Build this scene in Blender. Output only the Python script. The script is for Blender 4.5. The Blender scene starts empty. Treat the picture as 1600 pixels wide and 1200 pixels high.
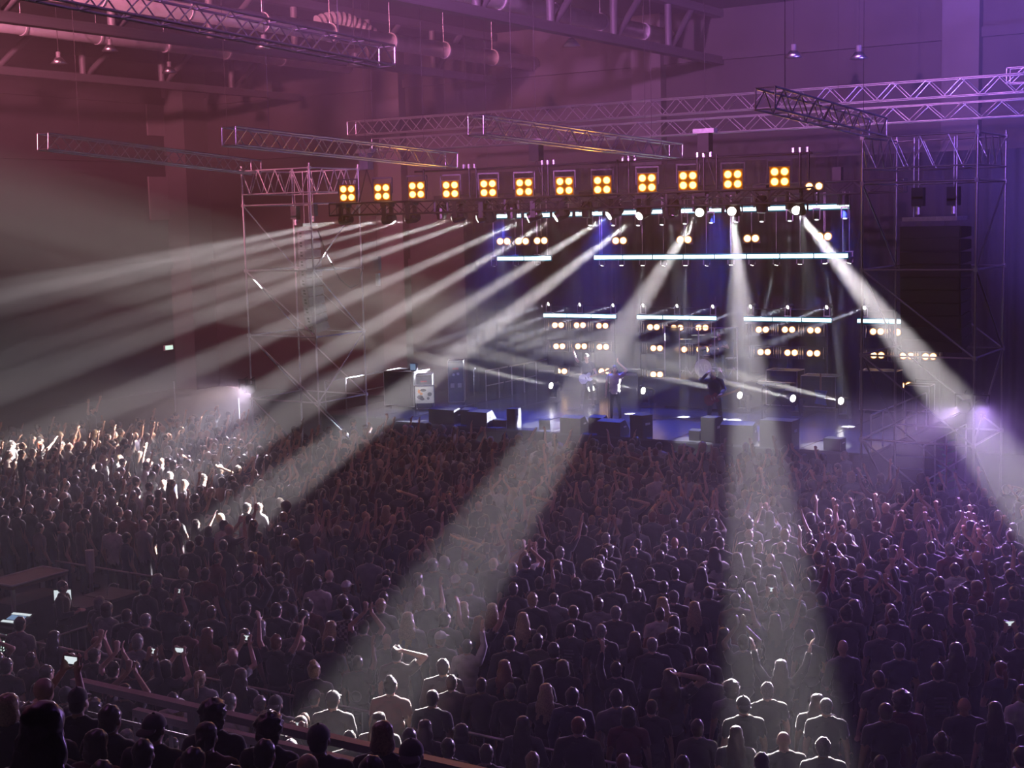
import bpy, bmesh, math, random
import numpy as np
from mathutils import Vector, Matrix, Euler, Quaternion, noise as mnoise

random.seed(7)
rnd = np.random.default_rng(11)
SC = bpy.context.scene
COL = SC.collection
PI = math.pi

# ------------------------------------------------------------------ camera
CAM_H = 8.0
F_PX, CX, CY = 2200.0, 800.0, 600.0
_vx = Vector((-2700 - CX, -(430 - CY), -F_PX)).normalized()
_ey = Vector((2200 - CX, -(310 - CY), -F_PX)).normalized()
_ex = (-_vx + _ey * _vx.dot(_ey)).normalized()
_ez = _ex.cross(_ey)
ROT = Matrix((_ex, _ey, _ez))                      # world = ROT @ camera
CAM = Vector((0, 0, CAM_H))
cam_data = bpy.data.cameras.new('camera')
cam_data.sensor_width = 36.0
cam_data.lens = 36.0 * F_PX / 1600.0
cam_data.clip_start, cam_data.clip_end = 0.05, 400
cam = bpy.data.objects.new('camera', cam_data)
COL.objects.link(cam)
cam.matrix_world = Matrix.Translation(CAM) @ ROT.to_4x4()
SC.camera = cam

def ray(u, v): return ROT @ Vector(((u - CX) / F_PX, -(v - CY) / F_PX, -1.0))
def atz(u, v, z): d = ray(u, v); return CAM + d * ((z - CAM_H) / d.z)
def aty(u, v, y): d = ray(u, v); return CAM + d * (y / d.y)
def atx(u, v, x): d = ray(u, v); return CAM + d * (x / d.x)
def project(p):
    c = ROT.transposed() @ (Vector(p) - CAM)
    return CX + F_PX * c.x / -c.z, CY - F_PX * c.y / -c.z, -c.z

# ------------------------------------------------------------------ world, look
world = bpy.data.worlds.new('world'); SC.world = world
world.use_nodes = True
world.node_tree.nodes['Background'].inputs[0].default_value = (0, 0, 0, 1)
world.node_tree.nodes['Background'].inputs[1].default_value = 0.0
SC.view_settings.view_transform = 'Standard'
SC.view_settings.look = 'None'
SC.view_settings.gamma = 1.0
SC.view_settings.use_curve_mapping = False
SC.view_settings.exposure = 0.0
cy = SC.cycles
cy.use_denoising = True
cy.max_bounces = 3; cy.diffuse_bounces = 1; cy.glossy_bounces = 2
cy.transmission_bounces = 3; cy.volume_bounces = 0; cy.transparent_max_bounces = 8
cy.caustics_reflective = False; cy.caustics_refractive = False
cy.sample_clamp_indirect = 4.0
cy.sample_clamp_direct = 0.0
cy.use_light_tree = True

# ------------------------------------------------------------------ lights of the show
def spot(name, loc, target, energy, size, color, blend=0.35, radius=0.08):
    l = bpy.data.lights.new(name, 'SPOT')
    l.energy = energy; l.color = color; l.spot_size = math.radians(size); l.spot_blend = blend
    l.shadow_soft_size = radius
    o = bpy.data.objects.new(name, l); COL.objects.link(o)
    o.location = loc
    o.rotation_euler = (Vector(target) - Vector(loc)).to_track_quat('-Z', 'Y').to_euler()
    return o

# strengths of the show lights (W), beam angles (deg), haze
HAZE, HAZE_G = 0.0092, 0.15
BLINDER_W = 150
BEAM_COL = (1.0, .92, .95)
BEAMS = [(480000, 4.0)] * 5 + [(460000, 4.4), (460000, 5.0), (460000, 5.0), (420000, 5.2), (240000, 4.8), (240000, 4.8), (480000, 5.2)]
SMALL_W, BACK_W, FLOOR_W, STAGE_W, LIP_W = 60000, 140000, 200000, 8500, 9000
WASH = [((-30, 6, 15.2), (-42, 46, 16.5), 155000, 52, (1.0, .27, .42)),
        ((-14, 4, 15.2), (-22, 48, 17.5), 160000, 46, (.76, .25, .80)),
        ((-2, 14, 15.2), (-6, 50, 15.5), 92000, 56, (.38, .17, 1.0)),
        ((-5.5, 40, 2.5), (-10, 44, 16), 26000, 80, (.20, .13, 1.0))]
AUD_FILL = [((-31.6, 33.55, 2.8), (-37, 20, .9), 9500, 46, (1.0, .76, .70)),  # lamps added on the towers to brighten the crowd and rim the heads
       ((-31.3, 33.55, 2.8), (-20, 14, .9), 10500, 40, (.90, .72, 1.0)),
       ((-8.6, 33.25, 3.4), (-13, 13, .9), 12500, 40, (.66, .44, 1.0)),
       ((-8.2, 33.25, 3.4), (-3, 15, .9), 10500, 44, (.50, .28, 1.0))]

# ------------------------------------------------------------------ helpers
def new_mat(name, color, rough=0.6, metal=0.0, vary=0.25, scale=6.0, spec=0.5, bump=0.0):
    """procedural surface: base colour broken up by noise, noise-driven roughness, optional fine relief"""
    m = bpy.data.materials.new(name); m.use_nodes = True
    nt = m.node_tree; b = nt.nodes['Principled BSDF']
    tc = nt.nodes.new('ShaderNodeTexCoord'); n = nt.nodes.new('ShaderNodeTexNoise')
    n.inputs['Scale'].default_value = scale; n.inputs['Detail'].default_value = 3.0
    r = nt.nodes.new('ShaderNodeValToRGB')
    r.color_ramp.elements[0].position = 0.3; r.color_ramp.elements[1].position = 0.7
    r.color_ramp.elements[0].color = tuple(c * (1 - vary) for c in color) + (1,)
    r.color_ramp.elements[1].color = tuple(min(1, c * (1 + vary)) for c in color) + (1,)
    nt.links.new(tc.outputs['Object'], n.inputs['Vector'])
    nt.links.new(n.outputs['Fac'], r.inputs['Fac'])
    nt.links.new(r.outputs['Color'], b.inputs['Base Color'])
    b.inputs['Roughness'].default_value = rough
    b.inputs['Metallic'].default_value = metal
    b.inputs['Specular IOR Level'].default_value = spec
    if bump:
        bp = nt.nodes.new('ShaderNodeBump'); bp.inputs['Strength'].default_value = bump
        bp.inputs['Distance'].default_value = 0.02
        nt.links.new(n.outputs['Fac'], bp.inputs['Height']); nt.links.new(bp.outputs['Normal'], b.inputs['Normal'])
    return m

def emit_mat(name, color, strength):
    m = bpy.data.materials.new(name); m.use_nodes = True
    nt = m.node_tree; nt.nodes.clear()
    o = nt.nodes.new('ShaderNodeOutputMaterial'); e = nt.nodes.new('ShaderNodeEmission')
    e.inputs['Color'].default_value = tuple(color) + (1,); e.inputs['Strength'].default_value = strength
    nt.links.new(e.outputs[0], o.inputs['Surface'])
    m.cycles.emission_sampling = 'NONE'
    return m

M = {}
def mk(key, *a, **k): M[key] = new_mat(key, *a, **k)
mk('floor', (0.035, 0.033, 0.036), 0.55, scale=1.2)
mk('wall', (0.05, 0.047, 0.05), 0.8, scale=0.6, vary=0.18)
mk('pillar', (0.10, 0.097, 0.10), 0.8, scale=1.0, vary=0.1)
mk('panel', (0.22, 0.21, 0.21), 0.6, vary=0.08)
mk('ceiling', (0.05, 0.05, 0.055), 0.85, scale=0.8)
mk('girder', (0.12, 0.12, 0.13), 0.6, metal=0.3)
mk('duct', (0.72, 0.72, 0.75), 0.34, metal=0.55, vary=0.1, scale=3.0)
mk('alu', (0.62, 0.62, 0.65), 0.33, metal=1.0, vary=0.06, scale=9.0)
mk('steel', (0.62, 0.62, 0.65), 0.36, metal=1.0, vary=0.15, scale=9.0)
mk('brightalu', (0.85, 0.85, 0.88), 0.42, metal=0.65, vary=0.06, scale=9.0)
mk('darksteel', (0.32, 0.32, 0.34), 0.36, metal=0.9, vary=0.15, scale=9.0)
mk('blacksteel', (0.022, 0.022, 0.025), 0.42, metal=0.2, scale=9.0)
mk('black', (0.014, 0.014, 0.016), 0.5, scale=8.0)
mk('blackgloss', (0.012, 0.012, 0.014), 0.25, scale=8.0)
mk('grey', (0.16, 0.16, 0.17), 0.55)
mk('whitepaint', (0.75, 0.74, 0.72), 0.45, vary=0.06)
mk('drape', (0.012, 0.011, 0.014), 0.9, vary=0.3)
mk('deck', (0.10, 0.10, 0.115), 0.24, scale=2.5, vary=0.3)
mk('fascia', (0.012, 0.012, 0.013), 0.8)
mk('cabinet', (0.03, 0.029, 0.031), 0.5, scale=14.0)
mk('grille', (0.028, 0.028, 0.03), 0.65, scale=40.0)
mk('pa_grey', (0.50, 0.48, 0.54), 0.45, scale=12.0, vary=0.12)
mk('caseply', (0.06, 0.05, 0.05), 0.5)
mk('woodtop', (0.16, 0.10, 0.07), 0.4, scale=10.0)
mk('red', (0.6, 0.03, 0.03), 0.4)
mk('orange', (0.85, 0.30, 0.03), 0.5)
mk('blue', (0.05, 0.12, 0.55), 0.4)
mk('cymbal', (0.75, 0.55, 0.22), 0.22, metal=1.0, vary=0.1)
mk('drumshell', (0.05, 0.05, 0.06), 0.2, vary=0.2)
mk('drumhead', (0.55, 0.55, 0.56), 0.5, vary=0.06)
mk('chrome', (0.85, 0.85, 0.88), 0.12, metal=1.0, vary=0.03)
mk('guitar', (0.30, 0.05, 0.03), 0.2)
mk('guitar_neck', (0.35, 0.2, 0.1), 0.35)
mk('leaf', (0.05, 0.28, 0.06), 0.4)
mk('concrete', (0.20, 0.19, 0.19), 0.75, scale=1.5)
mk('railpaint', (0.42, 0.41, 0.42), 0.4, metal=0.5, vary=0.1)
mk('galv', (0.40, 0.40, 0.42), 0.4, metal=0.85, vary=0.12)
mk('cup', (0.8, 0.8, 0.78), 0.35, vary=0.03)
M['warm'] = emit_mat('warm', (1.0, 0.50, 0.10), 9.0)
M['warmrim'] = emit_mat('warmrim', (1.0, 0.30, 0.01), 1.3)  # orange lamplight on the reflectors, put in as emission
M['warmhalo'] = emit_mat('warmhalo', (1.0, 0.20, 0.005), 0.35)  # imitates the orange halo round each blinder by emission
M['warm2'] = emit_mat('warm2', (1.0, 0.60, 0.26), 7.0)
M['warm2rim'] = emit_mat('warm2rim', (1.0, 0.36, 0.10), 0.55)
M['led'] = emit_mat('led', (0.72, 0.93, 1.0), 5.0)
M['ledhalo'] = emit_mat('ledhalo', (0.02, 0.30, 0.50), 0.55)  # cyan halo of the LED bars, put in as emission
M['lens'] = emit_mat('lens', (1.0, 0.96, 0.88), 14.0)
M['lensdim'] = emit_mat('lensdim', (0.95, 0.95, 1.0), 1.6)
M['screen'] = emit_mat('screen', (0.85, 0.95, 1.0), 0.9)
M['screenblue'] = emit_mat('screenblue', (0.35, 0.55, 0.9), 0.5)
M['ledgreen'] = emit_mat('ledgreen', (0.75, 1.0, 0.85), 2.0)
M['exit'] = emit_mat('exit', (0.75, 1.0, 0.85), 1.6)

def glass_mat():
    m = bpy.data.materials.new('clear_acrylic'); m.use_nodes = True
    nt = m.node_tree; nt.nodes.clear()
    o = nt.nodes.new('ShaderNodeOutputMaterial'); mx = nt.nodes.new('ShaderNodeMixShader')
    t = nt.nodes.new('ShaderNodeBsdfTransparent'); g = nt.nodes.new('ShaderNodeBsdfGlossy')
    t.inputs[0].default_value = (0.93, 0.93, 0.97, 1); g.inputs['Roughness'].default_value = 0.05
    f = nt.nodes.new('ShaderNodeFresnel'); f.inputs['IOR'].default_value = 1.3
    nt.links.new(f.outputs[0], mx.inputs[0]); nt.links.new(t.outputs[0], mx.inputs[1]); nt.links.new(g.outputs[0], mx.inputs[2])
    nt.links.new(mx.outputs[0], o.inputs['Surface'])
    return m
M['acrylic'] = glass_mat()

class MB:
    """collects simple shapes and links them as one mesh"""
    def __init__(s): s.v = []; s.f = []; s.m = []
    def add(s, vs, fs, mi=0):
        o = len(s.v); s.v += [tuple(p) for p in vs]; s.f += [tuple(i + o for i in q) for q in fs]; s.m += [mi] * len(fs)
        return s
    def mm(s, a, b, mi=0, rot=None, ctr=None):
        vs = [Vector((x, y, z)) for z in (a[2], b[2]) for y in (a[1], b[1]) for x in (a[0], b[0])]
        if rot is not None:
            c = Vector(ctr) if ctr is not None else (Vector(a) + Vector(b)) / 2
            vs = [c + rot @ (p - c) for p in vs]
        return s.add(vs, [(0, 2, 3, 1), (4, 5, 7, 6), (0, 1, 5, 4), (2, 6, 7, 3), (0, 4, 6, 2), (1, 3, 7, 5)], mi)
    def box(s, c, d, mi=0, rot=None):
        c = Vector(c); h = Vector(d) / 2
        return s.mm(c - h, c + h, mi, rot, c)
    def tube(s, p0, p1, r0, r1=None, n=8, mi=0, cap=True):
        p0, p1 = Vector(p0), Vector(p1); r1 = r0 if r1 is None else r1
        d = (p1 - p0).normalized()
        u = d.cross(Vector((0, 0, 1)))
        if u.length < 1e-4: u = Vector((1, 0, 0))
        u.normalize(); w = d.cross(u)
        vs = [p + (u * math.cos(2 * PI * k / n) + w * math.sin(2 * PI * k / n)) * r for p, r in ((p0, r0), (p1, r1)) for k in range(n)]
        fs = [(k, (k + 1) % n, n + (k + 1) % n, n + k) for k in range(n)]
        if cap: fs += [tuple(range(n - 1, -1, -1)), tuple(range(n, 2 * n))]
        return s.add(vs, fs, mi)
    def path(s, pts, r, n=6, mi=0):
        pts = [Vector(p) for p in pts]
        vs = []; fs = []
        for i, p in enumerate(pts):
            d = (pts[min(i + 1, len(pts) - 1)] - pts[max(i - 1, 0)]).normalized()
            u = d.cross(Vector((0, 0, 1)))
            if u.length < 1e-3: u = Vector((1, 0, 0))
            u.normalize(); w = d.cross(u)
            vs += [p + (u * math.cos(2 * PI * k / n) + w * math.sin(2 * PI * k / n)) * r for k in range(n)]
            if i:
                a = (i - 1) * n; fs += [(a + k, a + (k + 1) % n, a + n + (k + 1) % n, a + n + k) for k in range(n)]
        fs += [tuple(range(n - 1, -1, -1)), tuple(range(len(vs) - n, len(vs)))]
        return s.add(vs, fs, mi)
    def ell(s, c, r, rot=None, nu=12, nv=8, mi=0):
        c = Vector(c); vs = [Vector((0, 0, r[2]))]
        for j in range(1, nv):
            t = PI * j / nv
            for i in range(nu):
                a = 2 * PI * i / nu
                vs.append(Vector((r[0] * math.sin(t) * math.cos(a), r[1] * math.sin(t) * math.sin(a), r[2] * math.cos(t))))
        vs.append(Vector((0, 0, -r[2]))); L = len(vs) - 1
        if rot is not None: vs = [rot @ p for p in vs]
        fs = [(0, 1 + i, 1 + (i + 1) % nu) for i in range(nu)]
        for j in range(nv - 2):
            a = 1 + j * nu
            fs += [(a + i, a + nu + i, a + nu + (i + 1) % nu, a + (i + 1) % nu) for i in range(nu)]
        a = 1 + (nv - 2) * nu
        fs += [(a + i, L, a + (i + 1) % nu) for i in range(nu)]
        return s.add([c + p for p in vs], fs, mi)
    def prism(s, poly, lo, hi, axis=0, mi=0):
        """polygon in the two other axes, extruded along axis"""
        def P(q, h):
            l = list(q); l.insert(axis, h); return Vector(l)
        n = len(poly)
        vs = [P(q, lo) for q in poly] + [P(q, hi) for q in poly]
        return s.add(vs, [(k, (k + 1) % n, n + (k + 1) % n, n + k) for k in range(n)] + [tuple(range(n - 1, -1, -1)), tuple(range(n, 2 * n))], mi)
    def mesh(s, name, mats, smooth=False):
        me = bpy.data.meshes.new(name); me.from_pydata(s.v, [], s.f)
        for m in (mats if isinstance(mats, (list, tuple)) else [mats]): me.materials.append(M[m] if isinstance(m, str) else m)
        me.polygons.foreach_set('material_index', s.m)
        bm = bmesh.new(); bm.from_mesh(me); bmesh.ops.recalc_face_normals(bm, faces=bm.faces); bm.to_mesh(me); bm.free()
        if smooth: me.polygons.foreach_set('use_smooth', [True] * len(me.polygons))
        me.update(); return me
    def build(s, name, mats, parent=None, loc=(0, 0, 0), rotz=0, smooth=False):
        return link(name, s.mesh(name, mats, smooth), parent, loc, rotz)

def link(name, me, parent=None, loc=(0, 0, 0), rotz=0):
    o = bpy.data.objects.new(name, me); COL.objects.link(o)
    o.location = loc; o.rotation_euler = (0, 0, rotz)
    if parent is not None: o.parent = parent
    return o
def tag(o, label, cat, group=None):
    o['label'] = label; o['category'] = cat
    if group: o['group'] = group
    return o
def thing(name, label, cat, loc=(0, 0, 0), rotz=0, group=None):
    return tag(link(name, None, None, loc, rotz), label, cat, group)
def struct(o, label=None):
    o['kind'] = 'structure'
    if label: o['label'] = label
    return o
def copy_tree(o, parent=None):
    c = o.copy(); COL.objects.link(c); c.parent = parent
    for ch in o.children: copy_tree(ch, c)
    return c

_rod = {}
def rod(name, p0, p1, r, mat, parent=None):
    """one tube of scaffold, chord or brace: every rod of a material shares one mesh"""
    if mat not in _rod: _rod[mat] = MB().tube((0, 0, 0), (0, 0, 1), 1, n=7).mesh('rod_' + mat, mat, True)
    p0, p1 = Vector(p0), Vector(p1); d = p1 - p0
    o = bpy.data.objects.new(name, _rod[mat]); COL.objects.link(o)
    o.location = p0; o.rotation_euler = d.to_track_quat('Z', 'Y').to_euler(); o.scale = (r, r, d.length)
    if parent is not None: o.parent = parent
    return o
_ubox = {}
def ubox(name, c, d, mat, parent=None, rotz=0):
    """box piece: all of a material share one unit mesh"""
    if mat not in _ubox: _ubox[mat] = MB().box((0, 0, 0), (1, 1, 1)).mesh('box_' + mat, mat)
    o = bpy.data.objects.new(name, _ubox[mat]); COL.objects.link(o)
    o.location = c; o.scale = d; o.rotation_euler = (0, 0, rotz)
    if parent is not None: o.parent = parent
    return o

# ------------------------------------------------------------------ the hall
X0, X1, Y0, Y1, ZC = -52.0, 14.0, -6.0, 52.0, 16.0
struct(MB().mm((X0, Y0, -0.3), (X1, Y1, 0)).build('floor', 'floor'), 'dark concrete hall floor under the crowd')
wl = struct(MB().mm((X0 - 0.3, Y0, 0), (X0, Y1, ZC)).build('wall_left', 'wall'), 'long side wall of the hall with pale panels')
wb = struct(MB().mm((X0 - 0.3, Y1, 0), (X1 + 0.3, Y1 + 0.3, ZC)).build('wall_back', 'wall'), 'high end wall of the hall behind the stage')
struct(MB().mm((X1, Y0, 0), (X1 + 0.3, Y1, ZC)).build('wall_right', 'wall'), 'side wall of the hall beyond the right tower')
struct(MB().mm((X0 - 0.3, Y0, ZC), (X1 + 0.3, Y1 + 0.3, ZC + 0.3)).build('ceiling', 'ceiling'), 'dark hall ceiling above the girders')
for k, (a, b) in enumerate([((X0, 50.4, 0), (X0 + 1.4, Y1, ZC)), ((X0, 34.0, 0), (X0 + 0.6, 35.4, ZC))]):
    MB().mm(a, b).build('pillar', 'pillar', wl)
for x in (-39, -26, -13.6):
    MB().mm((x - 0.65, Y1 - 0.5, 0), (x + 0.65, Y1, ZC)).build('pillar', 'pillar', wb)
for z in (6.2, 11.4, 14.2):
    ubox('wall_beam', (X0 + 0.09, 23, z), (0.18, 57, 0.35), 'wall', wl)
    ubox('wall_beam', ((X0 + X1) / 2, Y1 - 0.09, z), (X1 - X0 - 2, 0.18, 0.35), 'wall', wb)
for u, v, w, h in ((251, 310, 1.5, 2.1), (245, 188, 1.3, 1.5)):
    p = atx(u, v, X0 + 0.05); ubox('wall_panel', p, (0.1, w, h), 'panel', wl)

hz = bpy.data.materials.new('haze'); hz.use_nodes = True
_nt = hz.node_tree; _nt.nodes.clear()
_o = _nt.nodes.new('ShaderNodeOutputMaterial'); _s = _nt.nodes.new('ShaderNodeVolumeScatter')
_s.inputs['Density'].default_value = HAZE; _s.inputs['Anisotropy'].default_value = HAZE_G
_nt.links.new(_s.outputs[0], _o.inputs['Volume'])
haze = MB().mm((X0 - 2, Y0 - 2, -1), (X1 + 2, Y1 + 2, ZC + 2)).build('haze', hz)
haze['kind'] = 'stuff'; haze['label'] = 'thin theatrical haze filling the whole hall'; haze['category'] = 'haze'

# exit sign
p = atx(263, 543, X0 + .05)
ex = thing('exit_sign', 'small lit white exit sign beside the corner pillar', 'exit sign', (X0, p.y, p.z))
MB().mm((0, -0.28, -0.13), (0.1, 0.28, 0.13)).build('sign_body', 'whitepaint', ex)
MB().mm((0.1, -0.25, -0.10), (0.115, 0.25, 0.10)).build('lit_face', 'exit', ex)

# roof girders, ducts, high-bay lamps
for x, what in ((-44.5, 'nearest the side wall'), (-33.5, 'over the left scaffold tower'), (-23, 'over the middle of the stage')):
    g = thing('roof_girder', 'dark steel roof girder with diagonal struts ' + what, 'girder', (x, 0, 14.0), 0, 'roof girders')
    ubox('bottom_chord', (0, 23, 0), (0.35, 57.9, 0.3), 'girder', g); ubox('top_chord', (0, 23, 1.8), (0.35, 57.9, 0.3), 'girder', g)
    for k in range(9):
        y = 18 + k * 4.2
        if y > 50: break
        rod('post', (0, y, 0), (0, y, 1.8), 0.14, 'girder', g)
        if y < 47.5: rod('strut', (0, y + 0.1, 0.05), (0, y + 2.1, 1.75), 0.12, 'girder', g)
for x, y0, y1, z, r, what in ((-41.5, 22, 51.9, 15.2, 0.30, 'nearest the side wall'), (-31.5, 20, 51.9, 14.55, 0.30, 'above the left tower'),
                               (-25.0, 24, 51.5, 15.05, 0.30, 'above mid stage')):
    d = thing('air_duct', 'shiny round metal ventilation duct ' + what, 'duct', (x, 0, z), 0, 'ceiling ducts')
    MB().tube((0, y0, 0), (0, y1, 0), r, n=20).build('pipe', 'duct', d, smooth=True)
    for k in range(int((y1 - y0) / 3.4)):
        y = y0 + 1.5 + k * 3.4
        MB().tube((0, y, 0), (0, y + 0.09, 0), r + 0.03, n=20).build('seam_ring', 'duct', d, smooth=False)
        rod('hanger', (0, y, r), (0, y, ZC - z), 0.012, 'steel', d)
pts = []
fl = thing('flexible_duct', 'crinkled silver flexible duct branching off the ceiling pipe', 'duct', (-31.2, 41.3, 14.55))
m = MB()
for k in range(26):
    t = k / 25; q = Vector((-0.5 - 0.9 * t, 0.2 - 2.3 * t, 0.05 + 0.62 * math.sin(t * PI * 0.75)))
    pts.append(q)
for k in range(25): m.tube(pts[k], pts[k].lerp(pts[k + 1], 0.9), 0.28 if k % 2 else 0.24, 0.24 if k % 2 else 0.28, 14, cap=True)
m.build('hose', 'duct', fl)
for k, (u, v, x) in enumerate(((92, 100, -40.5), (172, 80, -40.5), (265, 114, -40.5), (413, 76, -30.5), (555, 103, -30.5), (862, 48, -24), (893, 72, -24), (1240, 90, -17), (1342, 92, -15))):
    p = atx(u, v, x)
    if p.y > 51: p.y = 51
    l = thing('high_bay_lamp', ['unlit', 'dark'][k % 2] + ' hanging bell lamp, ' + ['first', 'second', 'third', 'fourth', 'fifth', 'sixth', 'seventh', 'eighth', 'ninth'][k] + ' from the left under the ceiling', 'lamp', p, 0, 'high bay lamps')
    MB().tube((0, 0, 0), (0, 0, 0.22), 0.30, 0.12, 14).build('shade', 'alu', l, smooth=True)
    MB().tube((0, 0, 0.22), (0, 0, 0.42), 0.09, n=10).build('socket', 'grey', l)
    rod('cable', (0, 0, 0.42), (0, 0, ZC - p.z), 0.012, 'black', l)

# ------------------------------------------------------------------ trusses and towers
def truss(name, label, P, Q, s=0.42, mat='alu', r=0.026, pitch=0.42, group='hanging trusses', hang=True, rungs=True):
    """box truss: four chords, zigzag braces on the two sides, rungs above and below"""
    P, Q = Vector(P), Vector(Q); d = (Q - P); L = d.length; d.normalize()
    side = d.cross(Vector((0, 0, 1))).normalized(); up = side.cross(d)
    t = thing(name, label, 'truss', P, 0, group)
    n = max(2, int(round(L / pitch))); h = s / 2
    c = lambda a, b, k: d * (L * k / n) + side * (h * a) + up * (h * b)
    for a in (-1, 1):
        for b in (-1, 1): rod('chord', c(a, b, 0), c(a, b, n), r, mat, t)
    for a in (-1, 1):
        for k in range(n):
            b = 1 if k % 2 else -1
            rod('brace', c(a, b, k), c(a, -b, k + 1), r * 0.55, mat, t)
    if rungs:
        for b in (-1, 1):
            for k in range(0, n + 1, 2): rod('rung', c(-1, b, k), c(1, b, k), r * 0.55, mat, t)
    for k in (0, n):
        for a in (-1, 1): rod('end_post', c(a, -1, k), c(a, 1, k), r * 0.7, mat, t)
    if hang:
        for f in (0.15, 0.85):
            q = d * (L * f) + up * h
            rod('sling', q, (q.x, q.y, ZC - 0.05 - P.z), 0.006, 'black', t)
    return t
truss('lighting_truss', 'silver box truss hanging free above the left scaffold tower', (-23.45, 24.8, 10.12), (-23.9, 34.6, 9.8))
truss('lighting_truss', 'silver box truss hanging above the middle of the stage front', (-17.95, 27.0, 10.16), (-17.85, 37.2, 9.85))
truss('lighting_truss', 'silver box truss hanging beside the top of the right tower', (-10.85, 26.7, 10.28), (-10.6, 33.0, 9.95))
pa, pb = atx(67, 221, -31), atx(400, 262, -31)
truss('lighting_truss', 'faint hazy truss hanging over the far left crowd', pa, pb)
truss('lighting_truss', 'near dark truss crossing the upper left corner below the ducts', (-17, 12.6, 11.62), (-17, 22.5, 11.24), 0.38, 'steel')
truss('roof_truss', 'long upper truss spanning above the stage from side to side', (-33.5, 42, 11.55), (-5, 42, 11.5), 0.5, 'alu', 0.026, 0.5, 'stage roof trusses', True, False)
truss('roof_truss', 'second long truss spanning just below the upper one', (-31, 40.2, 10.75), (-5, 40.2, 10.7), 0.45, 'alu', 0.026, 0.5, 'stage roof trusses', True, False)
truss('roof_truss', 'truss leading from the right tower towards the side wall', (-10.2, 44, 11.9), (4, 44, 11.9), 0.45, 'alu', 0.024, 0.5, 'stage roof trusses', True, False)

ZN = [0.4, 2.46, 4.53, 6.6, 8.67, 9.76]
def tower(name, label, xa, xb, ya, yb, mat, skip=()):
    t = thing(name, label, 'scaffold tower', (xa, ya, 0), 0, 'PA scaffold towers')
    W, D = xb - xa, yb - ya; R = 0.03
    C4 = [(0, 0), (W, 0), (W, D), (0, D)]
    for x, y in C4:
        rod('standard', (x, y, 0), (x, y, ZN[-1] + 0.15), R, mat, t)
        ubox('base_plate', (x, y, 0.02), (0.25, 0.25, 0.04), mat, t)
        for z in ZN: ubox('coupler', (x, y, z), (0.09, 0.09, 0.10), mat, t)
    for k, z in enumerate(ZN):
        for e in range(4):
            (x, y), (x2, y2) = C4[e], C4[(e + 1) % 4]
            rod('ledger', (x, y, z), (x2, y2, z), R * 0.85, mat, t)
    for k in range(4):
        for e in range(4):
            (x, y), (x2, y2) = C4[e], C4[(e + 1) % 4]
            if e % 2 == 0 and k == 3: continue
            a, b = (k + 1, k) if (e in (0, 1)) ^ (k % 2 == 1 and e == 1) else (k, k + 1)
            rod('diagonal', (x, y, ZN[a]), (x2, y2, ZN[b]), R * 0.8, mat, t)
    for e in (1, 3, 0, 2):                         # lattice girder round the top
        (x, y), (x2, y2) = C4[e], C4[(e + 1) % 4]
        for k in range(8):
            f0, f1 = k / 8, (k + 1) / 8
            z0, z1 = (ZN[4] + .35, ZN[5]) if k % 2 else (ZN[5], ZN[4] + .35)
            rod('lattice', (x + (x2 - x) * f0, y + (y2 - y) * f0, z0), (x + (x2 - x) * f1, y + (y2 - y) * f1, z1), R * 0.5, mat, t)
        rod('ledger', (x, y, ZN[4] + .35), (x2, y2, ZN[4] + .35), R * 0.7, mat, t)
    return t
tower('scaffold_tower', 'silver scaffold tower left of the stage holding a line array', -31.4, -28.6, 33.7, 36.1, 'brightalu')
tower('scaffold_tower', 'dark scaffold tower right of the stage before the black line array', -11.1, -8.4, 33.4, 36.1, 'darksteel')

def line_array(label, loc, rotz, w, dep, h, n, mat, front):
    """hanging column of speaker boxes, splayed backwards towards the bottom"""
    t = thing('line_array', label, 'speaker array', loc, rotz)
    y = z = 0.0; ang = 0.0
    b = MB(); b.mm((-w * .45, -dep * .1, .12), (w * .45, dep * .9, .22)); b.build('fly_bar', 'steel', t)
    for x in (-w * .35, w * .35): rod('fly_chain', (x, dep * .4, .2), (x, dep * .4, ZN[-1] - loc[2]), .018, 'steel', t)
    for k in range(n):
        ang += (0.008 if k < 5 else 0.042)
        sp = MB()
        hh = h * .5
        sp.prism([(0, hh * .96), (dep, hh * .72), (dep, -hh * .72), (0, -hh * .96)], -w / 2, w / 2, 0)
        o = sp.build('speaker_box', mat, t)
        gr = MB(); gr.mm((-w * .48, -.03, -hh * .85), (w * .48, .0, hh * .85)); g = gr.build('grille', front, o)
        if front != 'grille':
            hn = MB()
            for zz in (-.05, .05): hn.mm((-w * .12, -.045, zz - .03), (w * .12, -.03, zz + .03))
            hn.build('horn', 'black', o)
        cz, cyy = z - hh * math.cos(ang), y + hh * math.sin(ang)
        o.location = (0, cyy, cz); o.rotation_euler = (ang, 0, 0)
        z -= h * math.cos(ang); y += h * math.sin(ang) * .55
    return t
line_array('pale grey curved line array hanging inside the left tower', (-30.35, 35.25, 7.85), math.radians(-32), .78, .5, .31, 11, 'pa_grey', 'pa_grey')
line_array('big black line array hanging inside the right tower', (-9.72, 34.3, 7.62), math.radians(-4), 1.5, .75, .31, 10, 'black', 'grille')
# motors above the left array
for k, (x, y, z) in enumerate(((-30.7, 35.4, 8.2), (-30.2, 35.7, 8.3))):
    h = thing('chain_hoist', 'grey chain hoist above the left line array, ' + ['front one', 'rear one'][k], 'hoist', (x, y, z), 0, 'left array hoists')
    MB().mm((-.12, -.1, 0), (.12, .1, .42)).build('motor', 'grey', h); MB().tube((0, 0, -.18), (0, 0, 0), .06, n=8).build('hook', 'steel', h)
    rod('chain', (0, 0, .42), (0, 0, 9.75 - z), .012, 'steel', h)

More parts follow.
